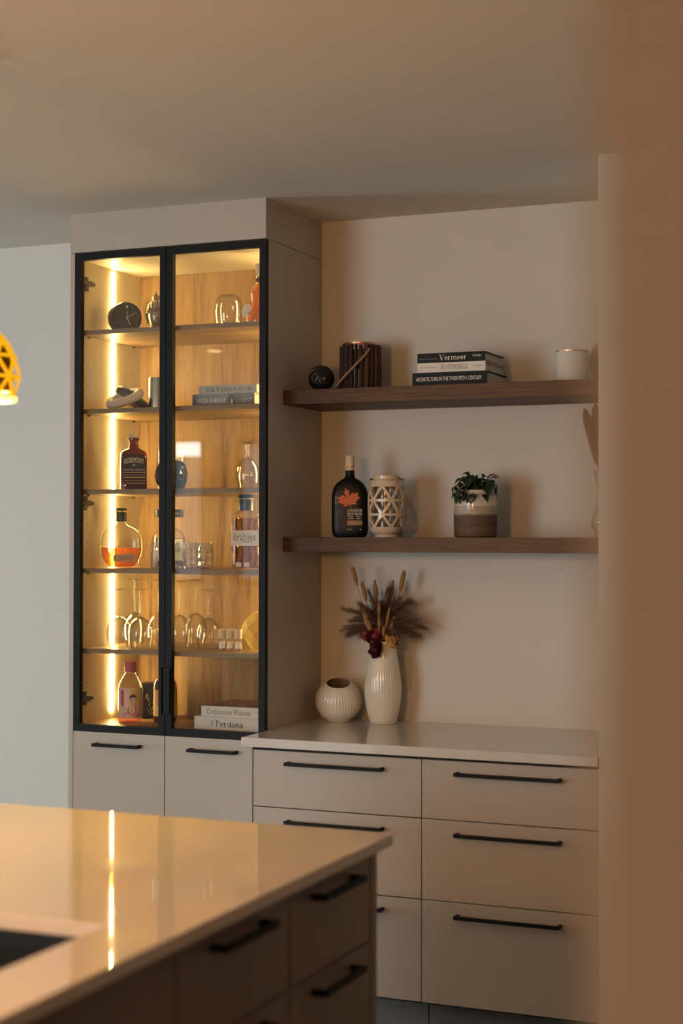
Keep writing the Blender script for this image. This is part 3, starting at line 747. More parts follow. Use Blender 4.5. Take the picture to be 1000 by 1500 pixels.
# --- interlocked links
t = thing('link_sculpture', 'interlocked cream and black stone link sculpture beside the chrome cup', 'sculpture', (-3.010, 5.11, S2), R(20))
def link(a, b, r, mat, mtx):
    pts = [(a*math.copysign(abs(math.cos(q))**.8, math.cos(q)), b*math.copysign(abs(math.sin(q))**.9, math.sin(q)), 0) for q in [2*math.pi*(i+.5)/40 for i in range(40)]]
    m = MB().tube(pts, r, 14, closed=True); m.v = [tuple(mtx @ Vector(p)) for p in m.v]
    return m.build('link', mat, t)
link(.056, .036, .0165, 'cream_stone', Matrix.Translation((-.008, -.020, .046)) @ Matrix.Rotation(R(-19), 4, 'Y') @ Matrix.Rotation(R(24), 4, 'X'))['label'] = 'cream link'
link(.052, .034, .0175, 'black_stone', Matrix.Translation((.012, .022, .047)) @ Matrix.Rotation(R(34), 4, 'Y') @ Matrix.Rotation(R(-14), 4, 'X'))['label'] = 'black link'
# --- chrome cup
t = thing('chrome_cup', 'straight polished chrome cup beside the stone link sculpture', 'cup', (-2.915, 5.16, S2))
MB().lathe([(.0005,0),(.031,0),(.0325,.002),(.0325,.122),(.0318,.1235),(.0308,.122),(.0305,.006),(.0005,.005)], 40).build('cup_body', 'chrome', t)
MB().lathe([(.0327,.006),(.0332,.007),(.0332,.009),(.0327,.010)], 40, closed=True).build('base_ring', 'chrome', t)

# --- books
def book(label, x0, x1, y0, depth, z0, h, cover, group, title, pages='paper', top=None, rz=0, cat='book', over=.003):
    """book lying flat, spine to the room; origin at middle of spine base"""
    xm = (x0+x1)/2; hw = (x1-x0)/2
    t = thing('book', label, cat, (xm, y0, z0), rz, group)
    bt = .0028
    m = MB().box(-hw, hw, 0, depth, 0, bt).box(-hw, hw, 0, depth, h-bt, h).box(-hw, hw, 0, bt, bt, h-bt)
    m.build('cover', cover, t, smooth=False)
    MB().box(-hw+over, hw-over, bt, depth-over, bt, h-bt).build('page_block', pages, t, smooth=False)
    if top: MB().box(-hw+.002, hw-.002, .002, depth-.002, h, h+.0004).build('cover_picture', top, t, smooth=False)
    for (s, fx, fw_, fz, fh, mat, ser) in title:
        write(s, fw_*2*hw, fh*h, mat, t, ((fx-.5)*2*hw, -.0004, fz*h), 'title', ser=ser)
    return t
GB = 'books lying in the glass cabinet'
t = book('slate grey HYDE AVENUE book lying under the fashion book', -2.712, -2.468, 5.05, .27, S2, .047, 'book_slate', GB, [('HYDE AVENUE', .31, .46, .50, .32, 'white_print', False)])
patch('spine_photo', 'book_photo', t, .020, .121, .001, .046, -.0002)
shape('photo_hair', 'dark_print', t, [(.024,.002),(.022,.030),(.030,.044),(.042,.040),(.046,.020),(.044,.002)], -.0008)
shape('photo_face', 'skin_print', t, [(.031,.006),(.029,.022),(.034,.030),(.039,.024),(.038,.006)], -.0014)
strokes('photo_script', 'cream_print', t, [[(.060,.014),(.066,.034),(.070,.016),(.076,.032),(.082,.018)], [(.070,.024),(.114,.028)], [(.090,.030),(.088,.012),(.096,.020),(.102,.014),(.110,.026)]], -.001, .0007)
book('pale grey THE FASHION BOOK lying on the slate book', -2.690, -2.462, 5.055, .25, S2+.047, .030, 'book_grey', GB, [('THE FASHION BOOK', .53, .80, .5, .50, 'dark_print', True)])
book('white Persiana cookbook lying on the cabinet floor', -2.690, -2.400, 5.030, .26, S6, .044, 'book_white', GB, [('Persiana', .475, .37, .48, .52, 'dark_print', True), ('||', .24, .035, .5, .45, 'grey_print', False)])
t = book('white Delicious Places book lying on the Persiana cookbook', -2.668, -2.398, 5.040, .24, S6+.044, .036, 'book_white', GB, [('Delicious Places', .40, .62, .47, .52, 'grey_print', False)], top='book_cover_photo')
strokes('spine_mark', 'grey_print', t, [[(.080,.018),(.092,.018)], [(.097,.018),(.107,.018)]], -.0006, .0006)

# --- shelf three
P = [(.043,.026,0,5),(.047,.030,.004,5),(.0475,.0305,.02,5),(.0475,.0305,.118,5),(.046,.029,.130,4.5),(.040,.025,.139,3.5),(.026,.021,.146,2.4),(.0175,.0175,.152),(.0165,.0165,.160),(.0165,.0165,.178),(.021,.021,.180),(.021,.021,.185),(.017,.017,.187)]
t = bottle('rum_bottle', 'brown ROSEMONT rum bottle with black label and cork', (-2.956, 5.06, S3), face(-2.956, 5.06)+R(4), P, 'brown_glass', 'dark_liqueur', .125,
           c2([(.0145,.176),(.0145,.188),(.0185,.189),(.0195,.201),(.0185,.2025)]), 'pale_cork', 'cork')
lb = shape('label_paper', 'black_label', t, [(-.042,.020),(.042,.020),(.042,.108),(.034,.124),(.024,.129),(-.024,.129),(-.034,.124),(-.042,.108)], -.0308)
write('ROSEMONT', .070, .019, 'cream_print', t, (0, -.0318, .100), bend=.007)
write('- R -', .022, .008, 'cream_print', t, (0, -.0318, .088))
write('RHUM ÉPICÉ  SPICED RUM', .078, .0065, 'cream_print', t, (0, -.0318, .072))
m = MB()
for z, h in ((.061,.0022),(.043,.0022),(.0225,.0014),(.052,.001),(.033,.001)):
    m.box(-.041, .041, -.0320, -.0314, z, z+h)
m.build('gold_band', 'gold', t, smooth=False)
P = c2([(.046,0),(.052,.004),(.053,.012),(.053,.135),(.050,.150),(.042,.164),(.028,.176),(.0155,.186),(.0135,.194),(.0135,.212)])
t = bottle('liqueur_bottle', 'clear round shouldered bottle with amber remainder behind the brown rum bottle', (-2.893, 5.225, S3), R(20), P, 'clear_glass', 'amber', .052,
           c2([(.0125,.205),(.0125,.213),(.016,.214),(.016,.232),(.015,.234)]), 'black_plastic')
patch('blue_reflection', 'book_slate', t, -.038, .038, .045, .115, 0, wrap=.0534)  # window reflection painted on the bottle as a blue-grey patch
# dimpled dark vase
def dimpled():
    me = MB().loft([(.001,.001,0)] + [(.056*math.sin(a)**.62, .056*math.sin(a)**.62, .053-.053*math.cos(a)) for a in [math.pi*k/40 for k in range(1, 36)]], 72)
    C = []
    n = 46
    for i in range(n):
        z = 1-2*(i+.5)/n; r = math.sqrt(1-z*z); a = i*2.399963
        C.append(Vector((r*math.cos(a), r*math.sin(a), z)))
    vs = []
    for x, y, z in me.v:
        d = Vector((x/.056, y/.056, (z-.053)/.053)); L_ = d.length or 1; d /= L_
        q = max(d.dot(c) for c in C); ang = math.acos(min(1, q))
        k = -.006*math.exp(-(ang/.13)**2) + .0035*math.exp(-((ang-.215)/.06)**2)
        vs.append((x + d.x*k, y + d.y*k, max(0, z + d.z*k if z > .003 else z)))
    me.v = vs; return me
o = dimpled().build('dimpled_vase', 'black_glaze', None, (-2.818, 5.09, S3), ang=180)
tag(o, 'round dark glazed vase covered in dimples inside the glass cabinet', 'vase')
# goblets upside down (bowl down)
def inverted_glass(h, bowl_h, r_max, r_rim, foot_r, name, label, loc, group, stem_r=.0035, scal=0):
    t = thing(name, label, 'wine glass', loc, random.random()*6, group)
    wl = .0014
    prof = [(r_rim, 0)]
    for k in range(1, 21):
        u = math.sin(k/20*math.pi/2)
        r = r_rim + (r_max-r_rim)*math.sin(min(1, u/.45)*math.pi/2) if u < .45 else r_max*math.sqrt(max(0, 1-((u-.45)/.55)**2))
        prof.append((max(r, stem_r), bowl_h*u))
    inn = [(max(r-wl, .0004), z-(wl*1.6 if i > 12 else 0)) for i, (r, z) in enumerate(prof)]
    MB().lathe(inn[::-1] + prof, 36, cap1=False, cap0=True).build('bowl', 'wine_crystal', t)
    MB().lathe([(stem_r+.002, bowl_h-.001), (stem_r, bowl_h+.008), (stem_r, h-.016), (stem_r+.003, h-.007)], 14).build('stem', 'wine_crystal', t)
    MB().loft([(stem_r+.003, stem_r+.003, h-.007), (foot_r*.6, foot_r*.6, h-.0035), (foot_r, foot_r, h-.002), (foot_r, foot_r, h-.0006), (foot_r*.5, foot_r*.5, h)], 36, rib=(scal, 8) if scal else None).build('foot', 'wine_crystal', t)
    return t
GG = 'goblets upside down on the middle cabinet shelf'
g = inverted_glass(.166, .112, .041, .033, .034, 'goblet', 'goblet with scalloped foot upside down above the maple whisky bottle', (-2.519, 5.10, S3), GG, .006, .06)
dup(g, (-2.436, 5.18, S3), 1.0, 'goblet upside down at the back behind the other goblet')

# --- shelf four
P = [(.034,.022,0),(.046,.029,.005),(.060,.034,.018),(.071,.037,.045),(.0755,.038,.075),(.074,.0375,.100),(.067,.035,.124),(.052,.030,.142),(.032,.024,.152),(.0185,.0185,.158),(.0165,.0165,.165),(.0165,.0165,.180)]
t = bottle('round_rum_bottle', 'round flat BARCELÓ rum bottle half full of amber rum', (-3.020, 5.085, S4), face(-3.02, 5.085), P, 'clear_glass', 'amber', .073,
           c2([(.0165,.168),(.0185,.170),(.0185,.2155),(.0175,.217)]), 'black_plastic')
MB().lathe([(.0187,.203),(.0192,.204),(.0192,.207),(.0187,.208)], 28, closed=True).build('gold_ring', 'gold', t)
write('BARCELÓ', .066, .014, 'gold_print', t, (0, -.0390, .090))
write('GRAN AÑEJO', .036, .005, 'gold_print', t, (0, -.0388, .079))
shape('label_paper', 'cork', t, [(-.030,.024),(.050,.024),(.055,.030),(.055,.048),(.046,.053),(.020,.051),(-.030,.048)], -.0372)
write('RON DOMINICANO', .05, .006, 'red_print', t, (.016, -.0384, .036))
P = [(.052,.052,0,7),(.056,.056,.004,7),(.057,.057,.02,7),(.057,.057,.112,7),(.052,.052,.126,6),(.038,.038,.140,4),(.022,.022,.150,2.6),(.0175,.0175,.156),(.0165,.0165,.185)]
t = bottle('amaretto_bottle', 'square DISARONNO bottle with black square cap and pale yellow label', (-2.898, 5.215, S4), face(-2.898, 5.215)+R(6), P, 'clear_glass', 'dark_liqueur', .108,
           [(.050,.050,.186,8),(.0505,.0505,.188,8),(.0505,.0505,.211,8),(.049,.049,.213,8)], 'black_plastic', 'square_cap')
write('DISARONNO', .074, .011, 'gold_print', t, (0, -.0510, .199))
patch('label_paper', 'yellow_label', t, -.046, .046, .026, .106, -.0572)
write('DISARONNO', .074, .013, 'dark_print', t, (0, -.0582, .066), ser=False)
MB().lathe([(.008, 0), (.008, .0006)], 14).build('seal', 'gold_print', t, (0, -.0578, .090)).rotation_euler = (R(90), 0, 0)
write('ORIGINALE', .040, .005, 'grey_print', t, (0, -.0582, .052))
# cut crystal tumblers
def tumbler(loc, label):
    t = thing('crystal_tumbler', label, 'tumbler', loc, random.random(), 'cut crystal tumblers')
    r, h, n = .0285, .093, 24
    rows = 7; vs = []; fs = []
    for k in range(rows+1):
        z = h*k/rows
        for i in range(n):
            a = 2*math.pi*(i)/n; q = r*(1.0 if (i+k) % 2 else .905)
            if k in (0, rows): q = r*.985
            vs.append((q*math.cos(a), q*math.sin(a), z))
    for k in range(rows):
        for i in range(n):
            j = (i+1) % n; a, b, c, d = k*n+i, k*n+j, (k+1)*n+j, (k+1)*n+i
            fs += [(a, b, c), (a, c, d)] if (i+k) % 2 else [(a, b, d), (b, c, d)]
    fs.append(tuple(range(n-1, -1, -1)))
    MB().add(vs, fs).build('cut_wall', 'crystal', t, smooth=False)
    MB().lathe([(r*.84, h), (r*.82, .012), (.0005, .010)], 24, cap0=False).build('inner_wall', 'clear_glass', t)
    MB().lathe([(r*.84, h-.0005), (r*.985, h-.0005), (r*.985, h), (r*.84, h)], 24, closed=True).build('rim', 'crystal', t)
    return t
g = tumbler((-2.832, 5.025, S4), 'cut crystal tumbler beside the square amaretto bottle')
for x, y, lb in ((-2.800, 5.105, 'cut crystal tumbler in the row, third from the maple whisky bottle'), (-2.7425, 5.10, 'cut crystal tumbler in the row, second from the maple whisky bottle'), (-2.6835, 5.10, 'cut crystal tumbler in the row, next to the maple whisky bottle')): dup(g, (x, y, S4), x*7, lb)
P = [(.044,.030,0,6),(.049,.034,.003,6),(.050,.035,.010,6),(.050,.035,.186,6),(.047,.033,.192,6),(.030,.026,.200,3),(.022,.022,.206),(.021,.021,.222)]
t = bottle('maple_whisky_bottle', 'tall rectangular érables whisky bottle with dark green cap and cream band label', (-2.524, 5.10, S4), face(-2.524, 5.1)+R(-3), P, 'clear_glass', 'whisky', .180,
           c2([(.027,.206),(.0275,.208),(.0275,.261),(.0265,.2625)]), 'dark_green_cap', 'cap')
patch('band_label', 'white_label', t, -.0505, .0505, .082, .136, -.0352)
write('érables', .078, .026, 'grey_print', t, (-.004, -.0362, .114))
write('WHISKY', .036, .007, 'dark_print', t, (.008, -.0362, .096))
m = MB()
for x in (-.032, -.012, .014, .034):
    m.tube([(x+.003*math.sin(z*90+x*300), -.020, z) for z in [.008+.170*k/12 for k in range(13)]], .0045, 6)
m.build('wood_staves', 'bark_light', t)
for x in (-.024, .004): patch('tax_stamp', 'cream_print', t, x-.010, x+.010, .008, .024, -.0354)
MB().lathe([(.0276,.246),(.0280,.2465),(.0280,.2475),(.0276,.248)], 28, closed=True).build('cap_ring', 'gold_print', t)

# --- shelf five: wine glasses upside down
GW = 'wine glasses upside down on the lower cabinet shelf'
LBA = 'short clear wine glass upside down before the left light strip'
LBB = 'tall clear wine glass upside down in the back corner by the light strip'
a = inverted_glass(.213, .112, .0435, .034, .034, 'wine_glass', LBA, (-3.022, 5.07, S5), GW)
for x, y, lb in ((-2.928, 5.065, 'short clear wine glass upside down, second from the left light strip'), (-2.672, 5.10, 'short clear wine glass upside down next to the small vials')): dup(a, (x, y, S5), x*3, lb)
b = inverted_glass(.243, .120, .042, .032, .036, 'wine_glass', LBB, (-3.046, 5.225, S5), GW)
for x, y, lb in ((-2.915, 5.175, 'tall clear wine glass upside down half behind the middle door frame'), (-2.800, 5.12, 'tall clear wine glass upside down just past the middle door frame'), (-2.806, 5.255, 'tall clear wine glass upside down at the back beside the short glass by the vials')): dup(b, (x, y, S5), x*3, lb)
# vials
def vial(x, label):
    t = thing('small_vial', label, 'vial', (x, 5.05, S5), face(x, 5.05), 'small vials before the yellow crystal')
    MB().lathe([(.012,0),(.0135,.0015),(.0135,.040),(.012,.043),(.008,.045)], 24).build('glass_body', 'clear_glass', t)
    MB().lathe([(.0105,.003),(.0118,.004),(.0118,.026),(.0115,.0262)], 20).build('filling', 'whisky', t)
    MB().lathe([(.0138,.044),(.0142,.045),(.0142,.075),(.0136,.0765)], 24).build('cap', 'pale_cork', t)
    patch('label_paper', 'white_label', t, -.011, .009, .010, .034, 0, wrap=.0137)
vial(-2.591, 'small vial with wooden cap next to the wine glasses')
vial(-2.560, 'small vial with wooden cap between two others')
vial(-2.529, 'small vial with wooden cap next to the yellow crystal')
# yellow faceted crystal bottle
t = thing('crystal_decanter', 'pale yellow faceted crystal decanter behind the small vials', 'decanter', (-2.500, 5.155, S5), R(30))
def facet(secs, n=7):
    vs = []; fs = []
    for k, (r, z, ox) in enumerate(secs):
        for i in range(n):
            a_ = 2*math.pi*(i+.5*(k % 2))/n; vs.append((ox + r*math.cos(a_), .55*r*math.sin(a_), z))
    for k in range(len(secs)-1):
        for i in range(n):
            j = (i+1) % n; A, B_, C_, D_ = k*n+i, k*n+j, (k+1)*n+j, (k+1)*n+i
            fs += [(A, B_, C_), (A, C_, D_)] if k % 2 else [(A, B_, D_), (B_, C_, D_)]
    fs += [tuple(range(n-1, -1, -1)), tuple((len(secs)-1)*n+i for i in range(n))]
    return MB().add(vs, fs)
facet([(.020,0,-.004),(.034,.020,-.006),(.050,.052,-.008),(.054,.080,-.008),(.047,.104,-.004),(.030,.126,.004),(.014,.138,.012)]).build('faceted_body', 'yellow_gem', t, smooth=False)
facet([(.012,.134,.014),(.015,.146,.016),(.020,.166,.018),(.021,.176,.018)], 6).build('flared_neck', 'yellow_gem', t, smooth=False)

# --- cabinet floor
P = c2([(.037,0),(.0425,.003),(.0435,.010),(.0435,.118),(.042,.132),(.036,.150),(.026,.166),(.0195,.176),(.018,.182),(.018,.192)])
t = bottle('pink_gin_bottle', 'clear ARTHUR gin bottle with pink cap and portrait label', (-2.990, 5.10, S6), face(-2.99, 5.1), P, 'clear_glass', 'pink_gin', .030,
           c2([(.0185,.182),(.0215,.184),(.0215,.219),(.0205,.221)]), 'pink_cap', 'cap')
patch('label_paper', 'pink_label', t, -.058, .058, .018, .128, 0, wrap=.0437)
patch('label_panel', 'amber_label', t, -.004, .052, .040, .127, 0, wrap=.0444)
y_ = -.0475
shape('ribbon_print', 'magenta_print', t, [(-.034,.120),(-.010,.120),(-.010,.066),(-.018,.054),(-.026,.062),(-.034,.066)], y_+.010)
strokes('ribbon_lettering', 'cream_print', t, [[(-.022,.070),(-.022,.116)], [(-.017,.074),(-.017,.112)]], y_+.009, .0007)
sh = lambda n, mt, p, d: shape(n, mt, t, p, y_+d)
sh('portrait_jacket', 'jacket_print', [(-.012,.036),(-.010,.052),(-.002,.064),(.010,.068),(.022,.064),(.029,.054),(.030,.036)], .0035)
sh('portrait_shirt', 'pink_label', [(.004,.038),(.002,.060),(.009,.064),(.016,.060),(.016,.038)], .0028)
sh('portrait_face', 'skin_print', [(.004,.064),(.000,.076),(.000,.090),(.005,.096),(.014,.096),(.019,.090),(.018,.076),(.013,.065)], .0028)
sh('portrait_hair', 'dark_print', [(-.002,.086),(-.003,.096),(.003,.104),(.014,.105),(.021,.098),(.020,.087),(.017,.094),(.006,.095),(.001,.091)], .0022)
strokes('portrait_lines', 'dark_print', t, [[(.003,.084),(.008,.084)], [(.012,.084),(.016,.084)], [(.006,.073),(.013,.073)], [(.004,.040),(.006,.060)], [(.020,.040),(.016,.058)]], y_+.002, .0006)
strokes('ring_emblem', 'red_print', t, [[(.014+.007*math.cos(q), .114+.007*math.sin(q)) for q in [2*math.pi*i/16 for i in range(17)]]], y_+.003, .0006)
write('ARTHUR', .074, .020, 'red_print', t, (.001, -.0450, .030), wrap=.0450)
write('Dandy & Gin', .030, .007, 'jacket_print', t, (-.022, -.0392, .052), wrap=.044, rz=R(-30))
# black gift tin with stag emblem
t = thing('gift_tin', 'black tin with a gold stag head behind the pink gin', 'box', (-2.990, 5.255, S6), face(-2.99, 5.255))
MB().box(-.034, .034, -.032, .032, 0, .122).build('tin_body', 'tin_black', t, bevel=0.002)
MB().box(-.035, .035, -.033, .033, .118, .132).build('lid', 'tin_black', t, bevel=0.002)
S_ = []
for s in (-1, 1):
    S_ += [[(s*.003,.060),(s*.010,.066),(s*.018,.074),(s*.020,.090)], [(s*.010,.066),(s*.010,.082)], [(s*.016,.072),(s*.025,.080)], [(s*.018,.078),(s*.014,.092)],
           [(s*.004,.058),(s*.009,.054),(s*.006,.046),(s*.003,.034),(0,.030)], [(s*.009,.054),(s*.016,.056)], [(s*.016,.040),(s*.010,.028),(0,.018)]]
strokes('stag_emblem', 'gold', t, S_, -.0325, .0012)
# amber whisky with yellow cap
P = c2([(.037,0),(.0425,.003),(.0435,.010),(.0435,.132),(.041,.146),(.032,.162),(.020,.174),(.0145,.182),(.0135,.190),(.0135,.212)])
t = bottle('yellow_cap_bottle', 'brown spirit bottle with yellow cap and yellow label behind the door frame', (-2.862, 5.13, S6), face(-2.862, 5.13), P, 'clear_glass', 'dark_liqueur', .150,
           c2([(.014,.194),(.0155,.196),(.0155,.230),(.0148,.232)]), 'yellow_cap', 'cap')
patch('label_paper', 'amber_label', t, -.056, .056, .028, .122, 0, wrap=.0437)
patch('label_panel', 'orange_label', t, -.034, .034, .066, .121, 0, wrap=.0443)
write('WHISKY', .052, .012, 'cream_print', t, (0, -.0452, .094), wrap=.0452)
write('CANADIAN', .060, .007, 'dark_print', t, (0, -.0447, .045), wrap=.0447)

# ================================================================== THINGS ON THE UPPER SHELF
Z1, Z2 = 2.0789, 1.5696
m = MB()
rb = .0445
for k in range(46):
    ax = Vector((random.gauss(0,1), random.gauss(0,1), random.gauss(0,1))).normalized()
    a = ax.orthogonal().normalized(); b = ax.cross(a); off = random.uniform(-.55, .55)*rb; r = math.sqrt(rb*rb-off*off)*random.uniform(.94, 1.0)
    m.tube([ax*off + (a*math.cos(q)+b*math.sin(q))*r + Vector((0,0,rb+.0022)) for q in [2*math.pi*i/26 for i in range(26)]], random.uniform(.0012, .0022), 5, closed=True)
o = m.build('twig_ball', 'black_rattan', None, (-2.262, 5.16, Z1))
tag(o, 'black woven twig ball at the shelf end against the cabinet', 'ornament')
# bark candle holder
t = thing('bark_lantern', 'dark bark strip candle holder with rope handle', 'candle holder', (-2.145, 5.235, Z1))
rr = .066; n = 22
for k in range(n):
    a = 2*math.pi*k/n + random.uniform(-.02, .02); hgt = random.uniform(.158, .166); wd = random.uniform(.0068, .0092); th = random.uniform(.0035, .006)
    gap = 0 if k in (13, 17) else 1
    if not gap: wd *= .55
    mm = MB(); N_ = 6; vs = []; fs = []
    for q in range(N_+1):
        z = hgt*q/N_; jx = random.uniform(-.0012, .0012); jy = random.uniform(-.0012, .0012)
        vs += [(-wd+jx, -th, z), (wd+jx, -th, z), (wd*.8+jx, th+jy, z), (0+jx, th*1.5+jy, z), (-wd*.8+jx, th+jy, z)]
    for q in range(N_):
        for i in range(5): fs.append((q*5+i, q*5+(i+1) % 5, q*5+5+(i+1) % 5, q*5+5+i))
    fs += [(4,3,2,1,0), tuple(N_*5+i for i in range(5))]
    o = mm.add(vs, fs).build('bark_strip', 'bark' if random.random() < .7 else 'bark_light', t, (rr*math.cos(a), rr*math.sin(a), 0), a-math.pi/2, smooth=False)
MB().lathe([(.0005,.001),(.0585,.001),(.0585,.170),(.0565,.170),(.0565,.006),(.0005,.006)], 32).build('glass_liner', 'clear_glass', t)
MB().lathe([(.0555,.164),(.0605,.165),(.0605,.172),(.0555,.172)], 32, closed=True).build('glass_rim', 'copper', t)
MB().lathe([(.0005,.006),(.035,.006),(.035,.075),(.033,.078),(.0005,.077)], 24).build('candle', 'cream_print', t)
pts = []
for k in range(17):
    u = k/16; a = R(-42 - 150*u)
    rad = .078 + .012*math.sin(u*math.pi)
    pts.append((rad*math.cos(a), rad*math.sin(a), .142 - .132*math.sin(u*math.pi*.62)**1.15 if u < .82 else .142 - .132*math.sin(.82*math.pi*.62)**1.15 + .14*(u-.82)))
pts[0] = (.070*math.cos(R(-42)), .070*math.sin(R(-42)), .146)
MB().tube(pts, .0042, 8).build('rope_handle', 'rope', t)
# stacked books
GB2 = 'art books stacked on the upper floating shelf'
book('black Architecture in the Twentieth Century book at the bottom of the stack', -1.8985, -1.6350, 5.095, .225, Z1, .0445, 'book_black', GB2, [('ARCHITECTURE IN THE TWENTIETH CENTURY', .49, .88, .50, .30, 'white_print', False)], over=.006)
book('white Botticelli book in the middle of the stack', -1.8815, -1.6430, 5.10, .215, Z1+.0446, .0325, 'book_white', GB2,
     [('BOTTICELLI', .545, .38, .52, .50, 'grey_print', True), ('Barbara Deimling', .17, .24, .52, .20, 'grey_print', False), ('TASCHEN', .90, .12, .54, .15, 'grey_print', False)], over=.006)
book('black Vermeer book on top of the stack', -1.8825, -1.6440, 5.10, .215, Z1+.0773, .0325, 'book_black', GB2,
     [('Vermeer', .53, .41, .53, .58, 'cream_print', True), ('Bibliotheca Universalis', .17, .26, .42, .17, 'grey_print', False), ('TASCHEN', .88, .13, .58, .20, 'white_print', False)], over=.006)
# ribbed cup
t = thing('ribbed_candle_jar', 'white ribbed ceramic jar with copper rim', 'candle jar', (-1.372, 5.19, Z1))
pr = [(.0005, 0), (.050, 0), (.0535, .003)] + [(.0540 + (.0007 if k % 2 else -.0002), .005 + .0022*k) for k in range(44)] + [(.0535,.103),(.0505,.103),(.0500,.012),(.0005,.010)]
MB().lathe(pr, 44).build('jar_body', 'ribbed_ceramic', t)
MB().lathe([(.0500,.1025),(.0545,.1025),(.0548,.1065),(.0500,.1065)], 44, closed=True).build('copper_rim', 'copper', t)
MB().lathe([(.0495,.070),(.0495,.082),(.0005,.083)], 30).build('wax', 'cream_print', t)
# round disc ornament at the end wall
m = yl([(.0005, -.006), (.080, -.006), (.0875, -.003), (.089, .002), (.086, .007), (.078, .004), (.040, .003), (.0005, .003)], 44)
o = m.build('round_plate', 'beige_disc', None, (-1.2665, 5.350, Z1+.0885)); o.rotation_euler = (R(-10), 0, 0)
tag(o, 'round beige plate leaning behind the ribbed jar', 'plate')

# ================================================================== THINGS ON THE LOWER SHELF
P = [(.048,.026,0,4),(.056,.031,.004,4),(.0615,.034,.016,4),(.063,.035,.035,4),(.063,.035,.140,4),(.0615,.0345,.156,3.8),(.057,.033,.172,3.4),(.048,.030,.187,3),(.035,.026,.198,2.5),(.022,.020,.205,2),(.0175,.0175,.211),(.0160,.0160,.218),(.0152,.0152,.236)]
t = bottle('maple_liqueur_bottle', 'matt black COUREUR DES BOIS bottle with orange maple leaf', (-2.163, 5.185, Z2), face(-2.163, 5.185)*.75, P, 'black_bottle', None, 0,
           c2([(.0150,.232),(.0158,.234),(.0158,.268),(.0152,.269),(.0152,.282),(.0145,.2835)]), 'pale_cork', 'capsule')
for s in (-1, 1): shape('capsule_leaf', 'red_print', t, [(s*.0075-.0025,.244),(s*.0075,.250),(s*.0075+.0025,.244),(s*.0075,.240)], -.0160)
yb = -.0353
LF = [(0,-.40),(.02,-.16),(.30,-.22),(.26,-.10),(.52,.10),(.42,.16),(.50,.36),(.30,.32),(.24,.42),(.06,.22),(.13,.58),(.06,.54),(0,.74)]
LF = LF + [(-x, y) for x, y in LF[-2::-1]]
ca, sa = math.cos(R(14)), math.sin(R(14))
shape('maple_leaf', 'maple_leaf', t, [(.001+.078*(x*ca-y*sa), .124+.074*(x*sa+y*ca)*.92) for x, y in LF], yb)
write('COUREUR', .052, .009, 'cream_print', t, (.020, yb-.0008, .0930), ser=True)
write('DES BOIS', .052, .009, 'cream_print', t, (.020, yb-.0008, .0815), ser=True)
write('Crème', .018, .0045, 'cream_print', t, (.005, yb-.0008, .0725)); write("d'érable", .020, .0045, 'cream_print', t, (.006, yb-.0008, .0655))
write('Maple', .017, .0045, 'cream_print', t, (.034, yb-.0008, .0725)); write('Cream', .018, .0045, 'cream_print', t, (.034, yb-.0008, .0655))
patch('kraft_strip', 'kraft_print', t, -.006, .046, .042, .058, yb)
write('750 ml', .014, .004, 'cream_print', t, (.002, yb-.0008, .027)); write('17%', .008, .004, 'cream_print', t, (.040, yb-.0008, .027))
strokes('round_seal', 'grey_print', t, [[(-.030+.008*math.cos(q), .090+.008*math.sin(q)) for q in [2*math.pi*i/16 for i in range(17)]], [(-.034,.090),(-.026,.090)], [(-.030,.086),(-.030,.094)]], yb, .0006)
write('MAPLE LIQUEUR', .030, .003, 'cream_print', t, (-.046, yb-.0002, .128)).rotation_euler = (0, R(90), 0)

# lattice lantern
def lattice(name, mat, parent, rows, nn, prof, wd, th, twist=0.0, steps=8, rings=True):
    """struts on a surface of revolution: rows = ring heights, nodes alternate by half a step"""
    m = MB()
    def surf(a, z, off): r = prof(z)+off; return Vector((r*math.cos(a), r*math.sin(a), z))
    def rib(A, B):
        vs = []; fs = []
        for i in range(steps+1):
            u = i/steps; a = A[0]+(B[0]-A[0])*u; z = A[1]+(B[1]-A[1])*u
            da, dz = (B[0]-A[0]), (B[1]-A[1]); r = prof(z); L_ = math.hypot(da*r, dz); pa, pz = -dz/L_, da*r/L_
            for off, s in ((0,-1),(0,1),(-th,1),(-th,-1)):
                vs.append(surf(a + s*wd*pa/r, z + s*wd*pz, off))
        for i in range(steps):
            for j in range(4): fs.append((i*4+j, i*4+(j+1) % 4, i*4+4+(j+1) % 4, i*4+4+j))
        fs += [(0,1,2,3), tuple(steps*4+j for j in (3,2,1,0))]
        m.add(vs, fs)
    da = 2*math.pi/nn
    for k in range(len(rows)-1):
        for j in range(nn):
            a0 = (j + .5*(k % 2))*da + twist
            for s in (-.5, .5): rib((a0, rows[k]), (a0 + s*da, rows[k+1]))
    if rings:
        for k in range(1, len(rows)-1):
            m.lathe([(prof(rows[k]-wd), rows[k]-wd), (prof(rows[k]), rows[k]), (prof(rows[k]+wd), rows[k]+wd), (prof(rows[k]+wd)-th, rows[k]+wd), (prof(rows[k]-wd)-th, rows[k]-wd)], 48, closed=True)
    return m.build(name, mat, parent, ang=50)
t = thing('lattice_lantern', 'cream ceramic lantern pierced with triangles', 'lantern', (-2.028, 5.185, Z2))
def lp(z): u = (z-.108)/.108; return .0635*(1-.26*abs(u)**3.0)
lattice('lattice_body', 'cream_ceramic', t, [.034, .078, .127, .178], 6, lp, .0044, .006, R(8))
MB().lathe([(.0005,0),(.042,0),(.0425,.006),(.041,.009),(lp(.016)-.002,.016),(lp(.024),.024),(lp(.036),.036),(lp(.036)-.006,.036),(lp(.024)-.006,.022),(.036,.010),(.0005,.009)], 48).build('base', 'cream_ceramic', t)
